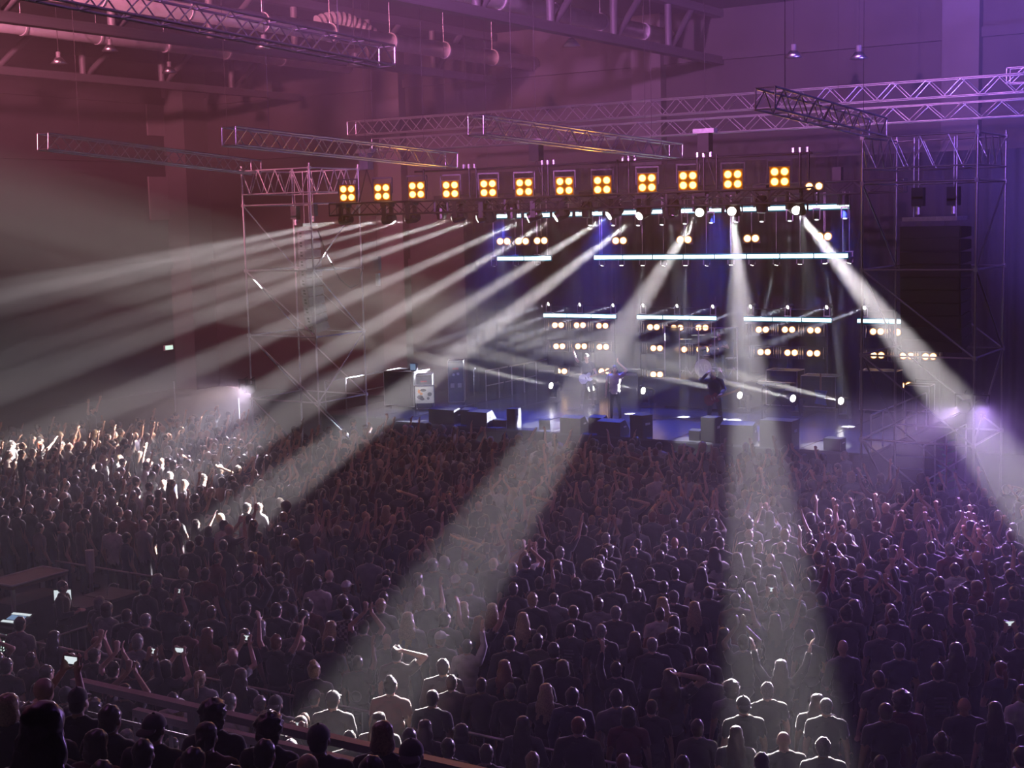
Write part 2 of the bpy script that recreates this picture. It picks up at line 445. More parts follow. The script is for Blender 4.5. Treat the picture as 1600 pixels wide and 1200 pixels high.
for k, (x, y) in enumerate(((-10.1, 34.6), (-9.3, 34.8))):
    h = thing('chain_hoist', 'dark chain hoist above the black line array, ' + ['left one', 'right one'][k], 'hoist', (x, y, 8.1), 0, 'right array hoists')
    MB().mm((-.14, -.12, 0), (.14, .12, .45)).build('motor', 'black', h); MB().tube((0, 0, -.2), (0, 0, 0), .06, n=8).build('hook', 'steel', h)
    rod('chain', (0, 0, .45), (0, 0, 1.65), .012, 'steel', h)
cb = [V for V in ((-28.55, 33.9, 7.9), (-28.4, 34.2, 7.0), (-28.3, 34.6, 6.3), (-28.2, 35.0, 6.0), (-28.25, 35.5, 6.1), (-28.4, 35.9, 6.6), (-28.5, 36.05, 7.4))]
tag(MB().path(cb, .02).build('hanging_cable', 'grey'), 'slack cable looping beside the left scaffold tower', 'cable')
pb_ = thing('power_box', 'small pale box hanging on a cable right of the left tower', 'box', (-28.1, 36.3, 6.5))
MB().mm((-.1, -.08, 0), (.1, .08, .45)).build('box_body', 'grey', pb_); rod('cable', (0, 0, .45), (0, 0, 9.5), .007, 'black', pb_); MB().mm((-.06, -.05, -.5), (.06, .05, -.1)).build('plug_box', 'alu', pb_)
for k, (u, v, h) in enumerate(((376, 700, 2.0), (277, 700, 2.6))):
    q = atz(u, v, .2); t = thing('marker_pole', ['short pale pole left of the left tower', 'thin tall pole below the exit sign'][k], 'pole', (q.x, q.y, 0)); rod('shaft', (0, 0, .02), (0, 0, h), .025, 'alu', t); MB().tube((0, 0, 0), (0, 0, .03), .2, n=14).build('base', 'blacksteel', t)

# front lighting truss with its upper pipe, blinders and moving heads
TY = 34.5
fx0, fx1 = aty(520, 320, TY).x, aty(1275, 310, TY).x
ft = truss('front_truss', 'black front lighting truss carrying the orange blinders', (fx0, TY, 8.46), (fx1, TY, 8.46), 0.36, 'blacksteel', 0.03, 0.45, None, False)
rod('upper_pipe', (3.2, 0, 1.05), (fx1 - fx0 - .1, 0, 1.05), .03, 'blacksteel', ft)
for u in (663, 734, 745, 848, 857, 965, 983, 1090, 1100, 1120, 1250, 1263):
    x = aty(u, 300, TY).x - fx0
    rod('upright', (x, 0, .15), (x, 0, 1.12), .035, 'blacksteel', ft)
for u in (734, 857, 983, 1100, 1250):
    x = aty(u, 300, TY).x - fx0
    for k in (-.18, 0, .2): MB().tube((x + k, 0, 1.08), (x + k, 0, 1.2), .05, n=7).build('clamp', 'steel', ft)
for k, u in enumerate((572, 838, 1102)):
    p = aty(u, 245, TY)
    h = thing('chain_hoist', ['pale', 'black', 'black'][k] + ' chain hoist lifting the front truss ' + ['beside the left tower', 'left of the singer', 'above the hatted guitarist'][k], 'hoist', (p.x, TY, 9.65), 0, 'front truss hoists')
    MB().mm((-.16, -.14, 0), (.16, .14, .5)).build('motor', ['grey', 'black', 'black'][k], h)
    MB().mm((-.3, -.12, .5), (.3, .12, .62)).build('beam_clamp', 'steel', h)
    rod('chain', (0, 0, .62), (0, 0, ZC - 9.7), .007, 'black', h)
    for s in (-1, 1): rod('sling', (0, 0, 0), (.35 * s, 0, -1.02), .02, 'black', h)

BL = [(543, 302), (597, 300), (651, 297), (704, 296), (763, 294), (819, 292.5), (882, 290.5), (941, 289), (1011, 285.5), (1075, 282), (1145, 280), (1218, 276)]
ORD = ['first', 'second', 'third', 'fourth', 'fifth', 'sixth', 'seventh', 'eighth', 'ninth', 'tenth', 'eleventh', 'twelfth']
def make_blinder():
    t = thing('blinder_light', '', 'stage light', (0, 0, 0), 0, 'four-lamp blinders on the front truss')
    MB().mm((-.27, 0, -.27), (.27, .14, .27)).build('housing', 'black', t)
    MB().mm((-.255, -.006, -.255), (.255, 0, .255)).build('halo_plate', 'warmhalo', t)  # glowing face added for the halo round the lamps
    for x in (-.30, .30): MB().mm((x - .015, .02, -.05), (x + .015, .1, .42)).build('yoke_arm', 'blacksteel', t)
    MB().mm((-.31, .02, .40), (.31, .1, .44)).build('yoke_bar', 'blacksteel', t)
    for x in (-.125, .125):
        for z in (-.125, .125):
            MB().tube((x, -.012, z), (x, .01, z), .118, n=18).build('reflector', 'warmrim', t)
            MB().tube((x, -.026, z), (x, -.012, z), .088, n=18).build('lamp', 'warm', t)
    return t
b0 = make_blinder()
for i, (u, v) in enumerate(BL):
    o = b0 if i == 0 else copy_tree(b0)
    p = aty(u, v, TY - .12); o.location = p; o.rotation_euler = (0, 0, math.radians(-8 + 30))
    o['label'] = 'orange four-lamp blinder, ' + ORD[i] + ' from the left on the front truss'
    l = spot('blinder_glow', p + Vector((.12, -.25, 0)), p + Vector((6, -12, -3.5)), BLINDER_W, 130, (1.0, .36, .06), 1.0, .18); l.parent = o
    l.matrix_parent_inverse = (Matrix.Translation(p) @ Euler(o.rotation_euler).to_matrix().to_4x4()).inverted()

def moving_head(name, label, loc, target, group, lit='lens', up=True, sc=1.0, floor=False):
    """base, two-armed yoke and a swivelling barrel with a lens, aimed at the target"""
    t = thing(name, label, 'stage light', loc, 0, group)
    d = (Vector(target) - Vector(loc)).normalized(); s = -1 if floor else 1
    yaw = math.atan2(-d.x, d.y)
    rz = Matrix.Rotation(yaw, 3, 'Z')
    MB().box((0, 0, .46 * s * sc), (.36 * sc, .26 * sc, .14 * sc)).build('base', 'black', t)
    for x in (-.19, .19):
        MB().box(rz @ Vector((x * sc, 0, .2 * s * sc)), (.05 * sc, .14 * sc, .46 * sc), 0, rz).build('yoke_arm', 'black', t)
    q = d * .16 * sc; b = -d * .26 * sc
    hd = MB().tube(b, b + d * .12 * sc, .12 * sc, .165 * sc, 14).tube(b + d * .12 * sc, q, .165 * sc, .14 * sc, 14).build('head', 'blackgloss', t, smooth=False)
    MB().tube(q, q + d * .02, .112 * sc, n=16).build('lens', lit, hd)
    return t, Vector(loc) + q + d * .05
MHU = [(539, 345), (606, 344), (643, 342), (716, 340), (755, 340), (833, 339), (876, 337), (959, 334), (1005, 334), (1095, 330), (1143, 328), (1241, 326)]
TG = [atx(-200, 497, X0), atx(-200, 517, X0), atx(-200, 570, X0), atx(-200, 626, X0), atz(-150, 662, 1.6), atz(22, 700, 1.6), atz(227, 720, 1.6),
      atz(290, 750, 1.6), atz(390, 800, 1.6), atz(585, 1110, 1.6), atz(1225, 1130, 1.6), atz(1800, 1020, 1.6)]
for i, ((u, v), tg) in enumerate(zip(MHU, TG)):
    p = aty(u, v - 1, TY)
    t, src = moving_head('moving_head', 'black moving head beaming ' + ('to the left' if i < 9 else 'at the crowd') + ', ' + ORD[i] + ' from the left under the front truss',
                         p, tg, 'moving heads under the front truss')
    w, a = BEAMS[i]
    spot('moving_head_beam', src, tg, w, a, BEAM_COL, .45, .07)
for k, (u, v) in enumerate(((690, 334), (800, 333), (917, 330), (1052, 327), (1190, 322))):
    p = aty(u, v, TY)
    moving_head('moving_head', 'unlit moving head pointing straight down, ' + ORD[k] + ' of the dark ones under the front truss', p, p + Vector((.05, -.1, -1)), 'unlit moving heads', 'blackgloss')

# mid-stage truss, LED battens, warm double lamps, small spots
YM, YB = 40.5, 46.2
truss('mid_truss', 'black truss over mid stage holding the top row of light battens', (-28.4, YM, 8.72), (-12.2, YM, 8.72), 0.36, 'blacksteel', 0.028, 0.5, None, False)
for k, x in enumerate((-26.5, -20.5, -14.2)):
    h = thing('chain_hoist', 'black chain hoist lifting the mid truss, ' + ORD[k] + ' from the left', 'hoist', (x, YM, 8.92), 0, 'mid truss hoists')
    MB().mm((-.13, -.1, 0), (.13, .1, .4)).build('motor', 'black', h); rod('chain', (0, 0, .4), (0, 0, ZC - 8.95), .007, 'black', h)
def batten(a, b, y, label, group, hang):
    pa, pb = aty(a[0], a[1], y), aty(b[0], b[1], y)
    t = thing('led_batten', label, 'light bar', pa, 0, group)
    L = (pb - pa).length; n = max(1, round(L / 1.05))
    for k in range(n):
        x0, x1 = L * k / n + .012, L * (k + 1) / n - .012
        hs = MB().mm((x0, 0, -.10), (x1, .12, .10)).build('housing', 'black', t)
        MB().mm((x0, -.012, -.095), (x1, 0, .095)).build('halo_strip', 'ledhalo', hs)  # glowing backing strip stands in for the halo of the bar
        MB().mm((x0 + .01, -.03, -.055), (x1 - .01, -.012, .055)).build('light_strip', 'led', hs)
    if hang:
        for x in (.2, L - .2): rod('hanger', (x, .06, .1), (x, .06, hang - pa.z), .01, 'steel', t)
    return t
TOPB = [(775, 817), (819, 862), (863, 897), (899, 944), (946, 1000), (1002, 1062), (1064, 1130), (1132, 1198), (1200, 1330)]
ty_ = lambda u: 338 - (u - 775) * 16 / 555
for k, (a, b) in enumerate(TOPB):
    batten((a, ty_(a)), (b - 2, ty_(b)), YM, 'white light batten in the top row, ' + ORD[k] + ' from the left', 'top row of light battens', 8.6)
my_ = lambda u: 404 - (u - 777) * 6 / 549
batten((777, my_(777)), (862, my_(862)), YM, 'short white batten in the middle row below three warm lamps', 'middle row of light battens', 8.6)
batten((928, my_(928)), (1326, my_(1326)), YM, 'long unbroken white batten in the middle row', 'middle row of light battens', 8.6)
LOWB = [(849, 963), (995, 1120), (1162, 1300), (1339, 1440)]
ly_ = lambda u: 492.5 + (u - 849) * 8 / 450
for k, (a, b) in enumerate(LOWB):
    batten((a, ly_(a)), (b, ly_(b)), YB, 'white batten in the low back row, ' + ORD[k] + ' from the left', 'low row of light battens', 0)

def double_lamp(u, v, y, label, group, r=.095, shiny=True, hang=0):
    p = aty(u, v, y)
    t = thing('double_lamp', label, 'stage light', p, math.radians(20), group)
    MB().mm((-.27, 0, -.15), (.27, .12, .15)).build('housing', 'black', t)
    for x in (-.12, .12):
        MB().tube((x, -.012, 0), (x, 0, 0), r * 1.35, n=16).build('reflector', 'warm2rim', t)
        MB().tube((x, -.028, 0), (x, -.012, 0), r, n=16).build('lamp', 'warm2', t)
    if shiny:
        for x in (-.50, -.43, -.36, .34): rod('chrome_fin', (x, -.05, -.2), (x, -.05, .2), .02, 'chrome', t)
        ubox('fin_rail', (-.1, -.0, .2), (.95, .05, .03), 'blacksteel', t); ubox('fin_rail', (-.1, 0, -.2), (.95, .05, .03), 'blacksteel', t)
    if hang: rod('hanger', (0, .06, .15), (0, .06, hang - p.z), .012, 'steel', t)
    return t
for k, (u, v) in enumerate(((787, 377), (816, 377), (845, 376), (968, 376), (1069, 374.5), (1174, 372.5), (1287, 369.5))):
    double_lamp(u, v, YM, 'warm double lamp hanging above the middle batten row, ' + ORD[k] + ' from the left', 'upper warm double lamps', .10, False, 8.6)
double_lamp(1272, 291, TY, 'single warm lamp pair at the right end of the front truss', None, .08, False)
GRID = [(872, 508), (906, 508), (941, 509), (874, 541), (908, 541), (942, 542), (877, 580), (945, 580),
        (1021, 511), (1058, 512), (1097, 512), (1026, 544), (1064, 546), (1098, 546), (1026, 585),
        (1191, 515), (1232, 515), (1272, 516), (1194, 550), (1236, 551), (1271, 552), (1275, 596),
        (1370, 518), (1408, 519), (1371, 555), (1417, 556), (1452, 557), (1414, 602)]
SPOTW = []
for k, (u, v) in enumerate(GRID):
    grp = ['left', 'centre', 'right', 'far right'][0 if u < 960 else 1 if u < 1120 else 2 if u < 1300 else 3]
    row = 'top' if v < 530 else 'middle' if v < 570 else 'bottom'
    mem = [q for q in GRID if (0 if q[0] < 960 else 1 if q[0] < 1120 else 2 if q[0] < 1300 else 3) == ['left', 'centre', 'right', 'far right'].index(grp) and ('top' if q[1] < 530 else 'middle' if q[1] < 570 else 'bottom') == row]
    i = mem.index((u, v))
    double_lamp(u, v, YB, 'warm double lamp with chrome fins, ' + ORD[i] + ' in the ' + row + ' row of the ' + grp + ' block', 'warm lamps on the back wall')

def small_spot(u, v, y, target, label, group, w=0, ang=4, lit='lens', hang=0):
    p = aty(u, v, y); tg = p + Vector(target)
    d = (tg - p).normalized()
    t = thing('small_spot', label, 'stage light', p, 0, group)
    MB().tube(-d * .2, Vector((0, 0, 0)), .075, .09, 12).build('barrel', 'black', t)
    MB().tube(Vector((0, 0, 0)), d * .015, .062, n=12).build('lens', lit, t)
    up = .32 if hang else -.31
    for x in (-.10, .10): MB().mm((x - .012, -.02, min(0, up)), (x + .012, .02, max(0, up))).build('yoke_arm', 'steel', t)
    MB().mm((-.12, -.03, up - .02), (.12, .03, up + .02)).build('yoke_bar', 'steel', t)
    if hang: rod('hanger', (0, 0, up), (0, 0, hang - p.z), .012, 'steel', t)
    if w: spot('small_spot_beam', p + d * .04, tg, w, ang, (.82, .84, 1.0), .6, .04)
U1 = [(922, 352), (958, 352), (997, 352), (1034, 351), (1070, 349.5), (1111, 348), (1150, 347), (1190, 346), (1234, 345), (1276, 343), (1320, 341)]
for k, (u, v) in enumerate(U1):
    small_spot(u, v, YM - .1, (.25, -1.2, -4), 'little spotlight hung below the top batten row, ' + ORD[k] + ' from the left', 'spots below the top battens', SMALL_W * .5 if k in (6, 8, 10) else 0, 4, 'lensdim', 8.6)
U2 = [(772, 415), (806, 414), (840, 413), (941, 414), (971, 414), (1004, 414), (1037, 414), (1071, 414), (1104, 414), (1142, 413), (1175, 413), (1213, 413), (1250, 412), (1289, 411), (1327, 410)]
for k, (u, v) in enumerate(U2):
    small_spot(u, v, YM + .1, (random.uniform(-1.6, .8), .6, -4), 'tiny spotlight right below the middle battens, ' + (ORD + ['thirteenth', 'fourteenth', 'fifteenth'])[k] + ' from the left', 'spots below the middle battens', SMALL_W if k in (5, 7, 9, 11, 13) else 0, 5, 'lensdim' if k < 3 else 'lens', 8.6)
U3 = [(857, 475), (906, 476), (958, 477), (1005, 477), (1058, 478), (1114, 479), (1173, 479), (1231, 480), (1292, 480), (1351, 481)]
for k, (u, v) in enumerate(U3):
    small_spot(u, v, YB, (-5.5, -7.5, -2.5), 'little spotlight standing on the low back battens, ' + ORD[k] + ' from the left', 'spots above the low battens', BACK_W, 4.5)
FL = [(867, 604), (926, 607), (1011, 612), (1162, 619), (1245, 624), (1320, 628)]
for k, (u, v) in enumerate(FL):
    p = atz(u, v, 2.05); tg = p + Vector((-4.2, -8, 2.5)) if k != 1 else p + Vector((1.5, -7, .6))
    t, src = moving_head('floor_moving_head', 'moving head standing on the stage floor beaming left, ' + ORD[k] + ' from the left', p, tg, 'moving heads on the stage floor', floor=True)
    if k != 1: spot('floor_beam', src, tg, FLOOR_W, 4.5, (1, .95, .9), .4, .05)

# stage wash lamps on the mid truss, haze washes further out
def par(label, loc, target, w, size, col, group, blend=1.0, rad=.15):
    t = thing('wash_light', label, 'stage light', loc, 0, group)
    d = (Vector(target) - Vector(loc)).normalized()
    MB().tube(-d * .34, Vector((0, 0, 0)), .12, .16, 14).build('can', 'black', t)
    MB().box((0, 0, .3), (.4, .05, .03)).build('yoke_bar', 'blacksteel', t)
    for x in (-.19, .19): MB().mm((x - .012, -.025, 0), (x + .012, .025, .3)).build('yoke_arm', 'blacksteel', t)
    rod('hook', (0, 0, .3), (0, .2 if loc[2] < 6 else 0, .36 if loc[2] < 6 else .44 if loc[2] < 12 else ZC - loc[2]), .02, 'blacksteel', t)
    spot('wash', Vector(loc) + d * .05, target, w, size, col, blend, rad)
for k, x in enumerate((-26, -22, -18, -14)):
    par('blue wash lamp under the mid truss, ' + ORD[k] + ' from the left', (x, YM - .05, 8.2), (x + .3, YM - 1.2, 1.5), STAGE_W, 80, (.05, .09, 1.0), 'blue stage washes')
for k, (u, v) in enumerate(((850, 664), (1090, 688), (1180, 697), (1290, 697))):
    tg = atz(u, v, 1.5)
    par('white lip lamp on the front truss, ' + ORD[k] + ' from the left', (tg.x + .4, TY + .1, 8.0), tg, LIP_W, 12, (.95, .97, 1.0), 'white stage lip lamps', .3, .06)
for k, (loc, tg, w, sz, col) in enumerate(AUD_FILL):
    par(['added cream crowd fill lamp on the left tower', 'added lilac crowd fill lamp on the left tower', 'added mauve crowd fill lamp on the right tower', 'added violet crowd fill lamp on the right tower'][k], loc, tg, w, sz, col, 'added crowd fill lamps', 1.0, .12)
for k, (loc, tg, w, sz, col) in enumerate(WASH):
    par(['rose', 'purple', 'violet', 'blue', 'pink', 'indigo', 'mauve', 'lilac'][k] + ' haze wash lamp', loc, tg, w, sz, col, 'haze wash lamps', 1.0, .4)

# ------------------------------------------------------------------ the stage
SZ, SY0, SY1, SX0, SX1 = 1.5, 36.8, 46.6, -28.0, -12.0
stage = thing('stage', 'low dark stage with glossy deck panels', 'stage', (SX0, SY0, 0))
MB().mm((0, .05, 0), (SX1 - SX0, SY1 - SY0, SZ - .09)).build('substructure', 'fascia', stage)
MB().mm((0, 0, 0), (SX1 - SX0, .05, SZ - .06)).build('front_fascia', 'fascia', stage)
nx, ny = 8, 5; dx, dy = (SX1 - SX0) / nx, (SY1 - SY0) / ny
for i in range(nx):
    for j in range(ny): ubox('deck_panel', ((i + .5) * dx, (j + .5) * dy, SZ - .045), (dx - .025, dy - .025, .09), 'deck', stage)
wing = thing('stage_wing', 'dark side platform left of the stage under the flight racks', 'platform', (-31.6, 37.4, 0))
MB().mm((0, 0, 0), (3.55, 7.0, SZ - .06)).build('substructure', 'fascia', wing)
for i in range(3): ubox('deck_panel', (.59 + i * 1.18, 3.5, SZ - .03), (1.16, 7.0, .06), 'deck', wing)
# backdrop with real folds
bd = MB(); N = 240; ax, bx_ = -32.0, -10.0
vs = []; fs = []
for i in range(N + 1):
    x = ax + (bx_ - ax) * i / N; y = 47.0 + .10 * math.sin(i * .55) + .05 * math.sin(i * 1.3 + 1)
    vs += [(x, y, 0.02), (x, y, 9.9), (x, y + .03, 0.02), (x, y + .03, 9.9)]
    if i:
        a = 4 * (i - 1); fs += [(a, a + 4, a + 5, a + 1), (a + 2, a + 3, a + 7, a + 6)]
bd.add(vs, fs)
b = bd.build('backdrop_curtain', 'drape', None, smooth=True); tag(b, 'black pleated curtain hanging behind the stage', 'curtain')
# frames that carry the lamps on the back wall
for k, (ua, ub) in enumerate(((855, 960), (1000, 1118), (1172, 1292), (1350, 1470))):
    xa, xb = aty(ua, 540, YB + .15).x, aty(ub, 540, YB + .15).x
    f = thing('lamp_frame', 'black pipe frame carrying the warm lamps, ' + ORD[k] + ' block from the left', 'frame', (xa, YB + .15, SZ), 0, 'lamp frames')
    for x in (0, (xb - xa) / 2, xb - xa): rod('upright', (x, 0, 0), (x, 0, 3.6), .035, 'blacksteel', f)
    for z in (.9, 1.9, 2.7, 3.2): rod('crossbar', (0, 0, z), (xb - xa, 0, z), .025, 'blacksteel', f)
# drum riser, screen, kit
RX0, RX1, RY0, RY1, RZ = -21.5, -18.3, 43.1, 45.4, 2.5
rs = thing('drum_riser', 'black drum riser in the middle of the stage', 'riser', (RX0, RY0, SZ))
MB().mm((0, 0, .06), (RX1 - RX0, RY1 - RY0, .94)).build('skirt', 'fascia', rs)
ubox('deck_panel', (.8, 1.15, .97), (1.58, 2.3, .06), 'deck', rs); ubox('deck_panel', (2.4, 1.15, .97), (1.58, 2.3, .06), 'deck', rs)
for x in (.2, 1.6, 3.0):
    for y in (.2, 2.1): MB().tube((x, y, 0), (x, y, .1), .05, n=8).build('foot', 'blacksteel', rs)
ps = thing('drum_screen', 'clear acrylic drum screen with shiny posts on the riser', 'screen', (0, 0, RZ))
sx = [aty(u, 520, RY0 + .15).x for u in (1032, 1062, 1092, 1117, 1145)]
PSY = [RY0 + .45, RY0 + .12, RY0 + .12, RY0 + .12, RY0 + .5]
for k in range(5): rod('post', (sx[k], PSY[k], .01), (sx[k], PSY[k], 1.78), .022, 'alu', ps)
for k in range(4):
    a, b = Vector((sx[k], PSY[k], 0)), Vector((sx[k + 1], PSY[k + 1], 0)); d = (b - a).normalized(); n = Vector((-d.y, d.x, 0)) * .006
    a += d * .03; b -= d * .03
    MB().add([a - n + Vector((0, 0, .03)), b - n + Vector((0, 0, .03)), b + n + Vector((0, 0, .03)), a + n + Vector((0, 0, .03)),
              a - n + Vector((0, 0, 1.75)), b - n + Vector((0, 0, 1.75)), b + n + Vector((0, 0, 1.75)), a + n + Vector((0, 0, 1.75))],
             [(0, 1, 2, 3), (4, 7, 6, 5), (0, 4, 5, 1), (1, 5, 6, 2), (2, 6, 7, 3), (3, 7, 4, 0)]).build('pane', 'acrylic', ps)
    rod('top_rail', a + Vector((0, 0, 1.77)), b + Vector((0, 0, 1.77)), .014, 'alu', ps)
KX, KY = -20.05, 44.25
def drum(name, label, loc, r, h, tilt=(0, 0, 0), feet=None):
    t = thing(name, label, 'drum', loc, 0, 'drum kit'); t.rotation_euler = tilt
    MB().tube((0, 0, 0), (0, 0, h), r, n=22).build('shell', 'drumshell', t, smooth=False)
    MB().tube((0, 0, h), (0, 0, h + .012), r * .97, n=22).build('drumhead', 'drumhead', t)
    for z in (.0, h - .02): MB().tube((0, 0, z), (0, 0, z + .03), r * 1.04, n=22, cap=False).build('hoop', 'chrome', t)
    for k in range(6):
        a = k * PI / 3; rod('lug', (r * 1.03 * math.cos(a), r * 1.03 * math.sin(a), .04), (r * 1.03 * math.cos(a), r * 1.03 * math.sin(a), h - .04), .012, 'chrome', t)
    if feet:
        for k in range(3):
            a = k * 2.1; c = Vector((r * 1.03 * math.cos(a), r * 1.03 * math.sin(a), 0)); rod('leg', c + Vector((0, 0, h * .5)), c + Vector((0, 0, -feet)), .012, 'chrome', t)
    return t
def text_mesh(name, txt, size, mat, parent, loc, rot, ext=.004):
    cu = bpy.data.curves.new(name, 'FONT'); cu.body = txt; cu.size = size; cu.extrude = ext; cu.align_x = 'CENTER'; cu.align_y = 'CENTER'
    o = bpy.data.objects.new(name, cu); COL.objects.link(o)
    bpy.context.view_layer.update()
    me = bpy.data.meshes.new_from_object(o.evaluated_get(bpy.context.evaluated_depsgraph_get()))
    bpy.data.objects.remove(o); me.materials.clear(); me.materials.append(M[mat])
    q = link(name, me, parent, loc); q.rotation_euler = rot; return q
bd_ = drum('bass_drum', 'dark bass drum with pale two-letter logo on its front head', (KX, KY - .1, RZ + .34), .33, .42, (PI / 2, 0, 0))
text_mesh('logo', 'AB', .36, 'whitepaint', bd_, (0, 0, .436), (0, 0, 0))
drum('rack_tom', 'small rack tom left of the bass drum', (KX - .22, KY - .05, RZ + .78), .15, .2, (.25, 0, 0))
drum('rack_tom', 'small rack tom right of the bass drum', (KX + .22, KY - .05, RZ + .78), .16, .22, (.25, 0, 0))
drum('floor_tom', 'floor tom on three chrome legs beside the bass drum', (KX + .68, KY + .3, RZ + .25), .21, .38, (0, 0, 0), .25)
drum('snare_drum', 'shallow snare drum behind the bass drum', (KX - .3, KY + .55, RZ + .52), .18, .14, (0, 0, 0), .52)
for k, (x, y, z, r, tl, what) in enumerate(((-.85, -.1, 1.28, .26, .2, 'high on the left'), (-.42, .0, 1.42, .24, -.15, 'second from the left'), (.35, -.05, 1.38, .25, .15, 'right of the middle'),
                                     (.85, .1, 1.25, .27, -.2, 'far right'), (-.75, .55, .95, .18, 0, 'low on the left'))):
    c = thing('cymbal_stand', 'brass cymbal on a chrome stand, ' + what, 'cymbal', (KX + x, KY + y, RZ), 0, 'cymbals of the drum kit')
    rod('pole', (0, 0, .1), (0, 0, z + .04), .012, 'chrome', c)
    for q in range(3): rod('leg', (0, 0, .35), (.24 * math.cos(q * 2.1), .24 * math.sin(q * 2.1), .01), .01, 'chrome', c)
    MB().tube((0, 0, z), (0, 0, z + .012), r, r * .3, 20).tube((0, 0, z + .012), (0, 0, z + .03), .045, .02, 10).build('cymbal', 'cymbal', c, smooth=False).rotation_euler = (0, 0, 0)
st = thing('drum_stool', 'round black drum stool behind the snare', 'stool', (KX - .02, KY + .88, RZ))
MB().tube((0, 0, .45), (0, 0, .53), .17, n=18).build('seat', 'black', st); rod('post', (0, 0, .1), (0, 0, .45), .02, 'chrome', st)
for q in range(3): rod('leg', (0, 0, .25), (.2 * math.cos(q * 2.1), .2 * math.sin(q * 2.1), .01), .012, 'chrome', st)

# amplifiers, cases and keyboards at the back of the stage
def case(name, label, cat, c, d, rotz=0, knobs=True, mat='black', group=None):
    t = thing(name, label, cat, c, rotz, group)
    w, dd, h = d
    MB().mm((-w / 2, -dd / 2, .06), (w / 2, dd / 2, h)).build('body', mat, t)
    for x in (-w / 2, w / 2):
        for y in (-dd / 2, dd / 2): rod('corner_trim', (x, y, .06), (x, y, h), .014, 'alu', t)
    for y in (-dd / 2, dd / 2):
        for z in (.07, h): rod('edge_trim', (-w / 2, y, z), (w / 2, y, z), .012, 'alu', t)
    for x in (-w / 2, w / 2): rod('edge_trim', (x, -dd / 2, h), (x, dd / 2, h), .012, 'alu', t)
    for x in (-w * .38, w * .38):
        for y in (-dd * .35, dd * .35): MB().tube((x - .02, y, .045), (x + .02, y, .045), .045, n=10).build('caster', 'blacksteel', t)
    if knobs:
        MB().mm((-w * .4, -dd / 2 - .015, h * .3), (w * .4, -dd / 2, h * .85)).build('front_panel', 'grille', t)
    return t
def amp(label, c, w=.76, h1=.76, head=True):
    t = thing('guitar_amp', label, 'amplifier', c, 0, 'guitar amplifiers')
    MB().mm((-w / 2, -.18, 0), (w / 2, .18, h1)).build('speaker_cabinet', 'black', t)
    MB().mm((-w * .46, -.195, .05), (w * .46, -.18, h1 - .05)).build('grille', 'grille', t)
    if head:
        hd = MB().mm((-w * .45, -.14, h1), (w * .45, .14, h1 + .26)).build('amp_head', 'black', t)
        MB().mm((-w * .42, -.15, h1 + .04), (w * .42, -.14, h1 + .13)).build('control_strip', 'alu', hd)
    for x in (-1, 1): rod('handle', (w / 2 * x, -.06, h1 * .6), (w / 2 * x, .06, h1 * .6), .02, 'steel', t)
for k, (x, y) in enumerate(((-26.9, 44.9), (-25.4, 45.0), (-23.5, 45.0), (-22.45, 45.0))):
    amp('black guitar amplifier left of the drum riser, ' + ORD[k] + ' from the left', (x, y, SZ), .8, .8, k % 2 == 0)
case('flight_case', 'tall dark flight case right of the drum riser', 'flight case', (-17.6, 45.0, SZ), (1.1, .7, 1.25))
case('flight_case', 'wide dark flight case beside the keyboard', 'flight case', (-16.35, 45.1, SZ), (1.2, .7, 1.1))
case('flight_case', 'tall amp case inside the right tower view', 'flight case', (-14.3, 45.0, SZ), (1.2, .7, 1.35))
case('flight_case', 'low flight case far right on the stage', 'flight case', (-13.1, 45.2, SZ), (.8, .6, .9))
kb = thing('keyboard', 'slim keyboard on a folding stand right of the drums', 'keyboard', (-17.3, 43.4, SZ), math.radians(-10))
MB().mm((-.65, -.16, .92), (.65, .16, 1.02)).build('body', 'blackgloss', kb); MB().mm((-.6, -.15, 1.02), (.6, -.02, 1.032)).build('keys', 'whitepaint', kb)
rod('stand_leg', (-.45, 0, 0.01), (.45, 0, .92), .02, 'blacksteel', kb); rod('stand_leg', (.45, 0, 0.01), (-.45, 0, .92), .02, 'blacksteel', kb)
# guitar added at the right, its blue body standing in for a cyan glint
bl = thing('glint_guitar', 'added blue guitar standing in for a cyan glint at the back right', 'guitar', (-16.1, 44.3, SZ))
MB().prism([(-.2, .25), (.2, .2), (.15, .45), (.22, .68), (-.2, .7), (-.14, .46)], -.03, .03, 1).build('body', 'blue', bl)
MB().mm((-.03, -.015, .68), (.03, .015, 1.25)).build('neck', 'guitar_neck', bl)
for x in (-.15, .15): rod('stand_leg', (0, .02, .5), (x, .18, .01), .012, 'blacksteel', bl)

# wedges, side fills, subs along the stage lip
def wedge(label, x, y, w=.62, d=.5, h=.4, rz=0, g='floor monitors along the stage lip'):
    t = thing('floor_monitor', label, 'monitor speaker', (x, y, SZ), rz, g)
    MB().prism([(-d / 2, 0), (d / 2, 0), (d / 2, h * .32), (d * .02, h), (-d / 2, h * .9)], -w / 2, w / 2, 0).build('cabinet', 'cabinet', t)
    a, b = Vector((0, d / 2, h * .34)), Vector((0, d * .03, h))
    n = Vector((0, .9, .6)).normalized() * .015
    MB().add([Vector((sx_ * w * .46, 0, 0)) + q + n for q in (a, b) for sx_ in (-1, 1)] + [Vector((sx_ * w * .46, 0, 0)) + q for q in (a, b) for sx_ in (-1, 1)],
             [(0, 1, 3, 2), (4, 6, 7, 5), (0, 4, 5, 1), (2, 3, 7, 6), (0, 2, 6, 4), (1, 5, 7, 3)]).build('grille', 'grille', t)
    for x_ in (-1, 1): MB().mm((x_ * w / 2 - .01, -.08, h * .5), (x_ * w / 2 + .01, .08, h * .6)).build('handle', 'steel', t)
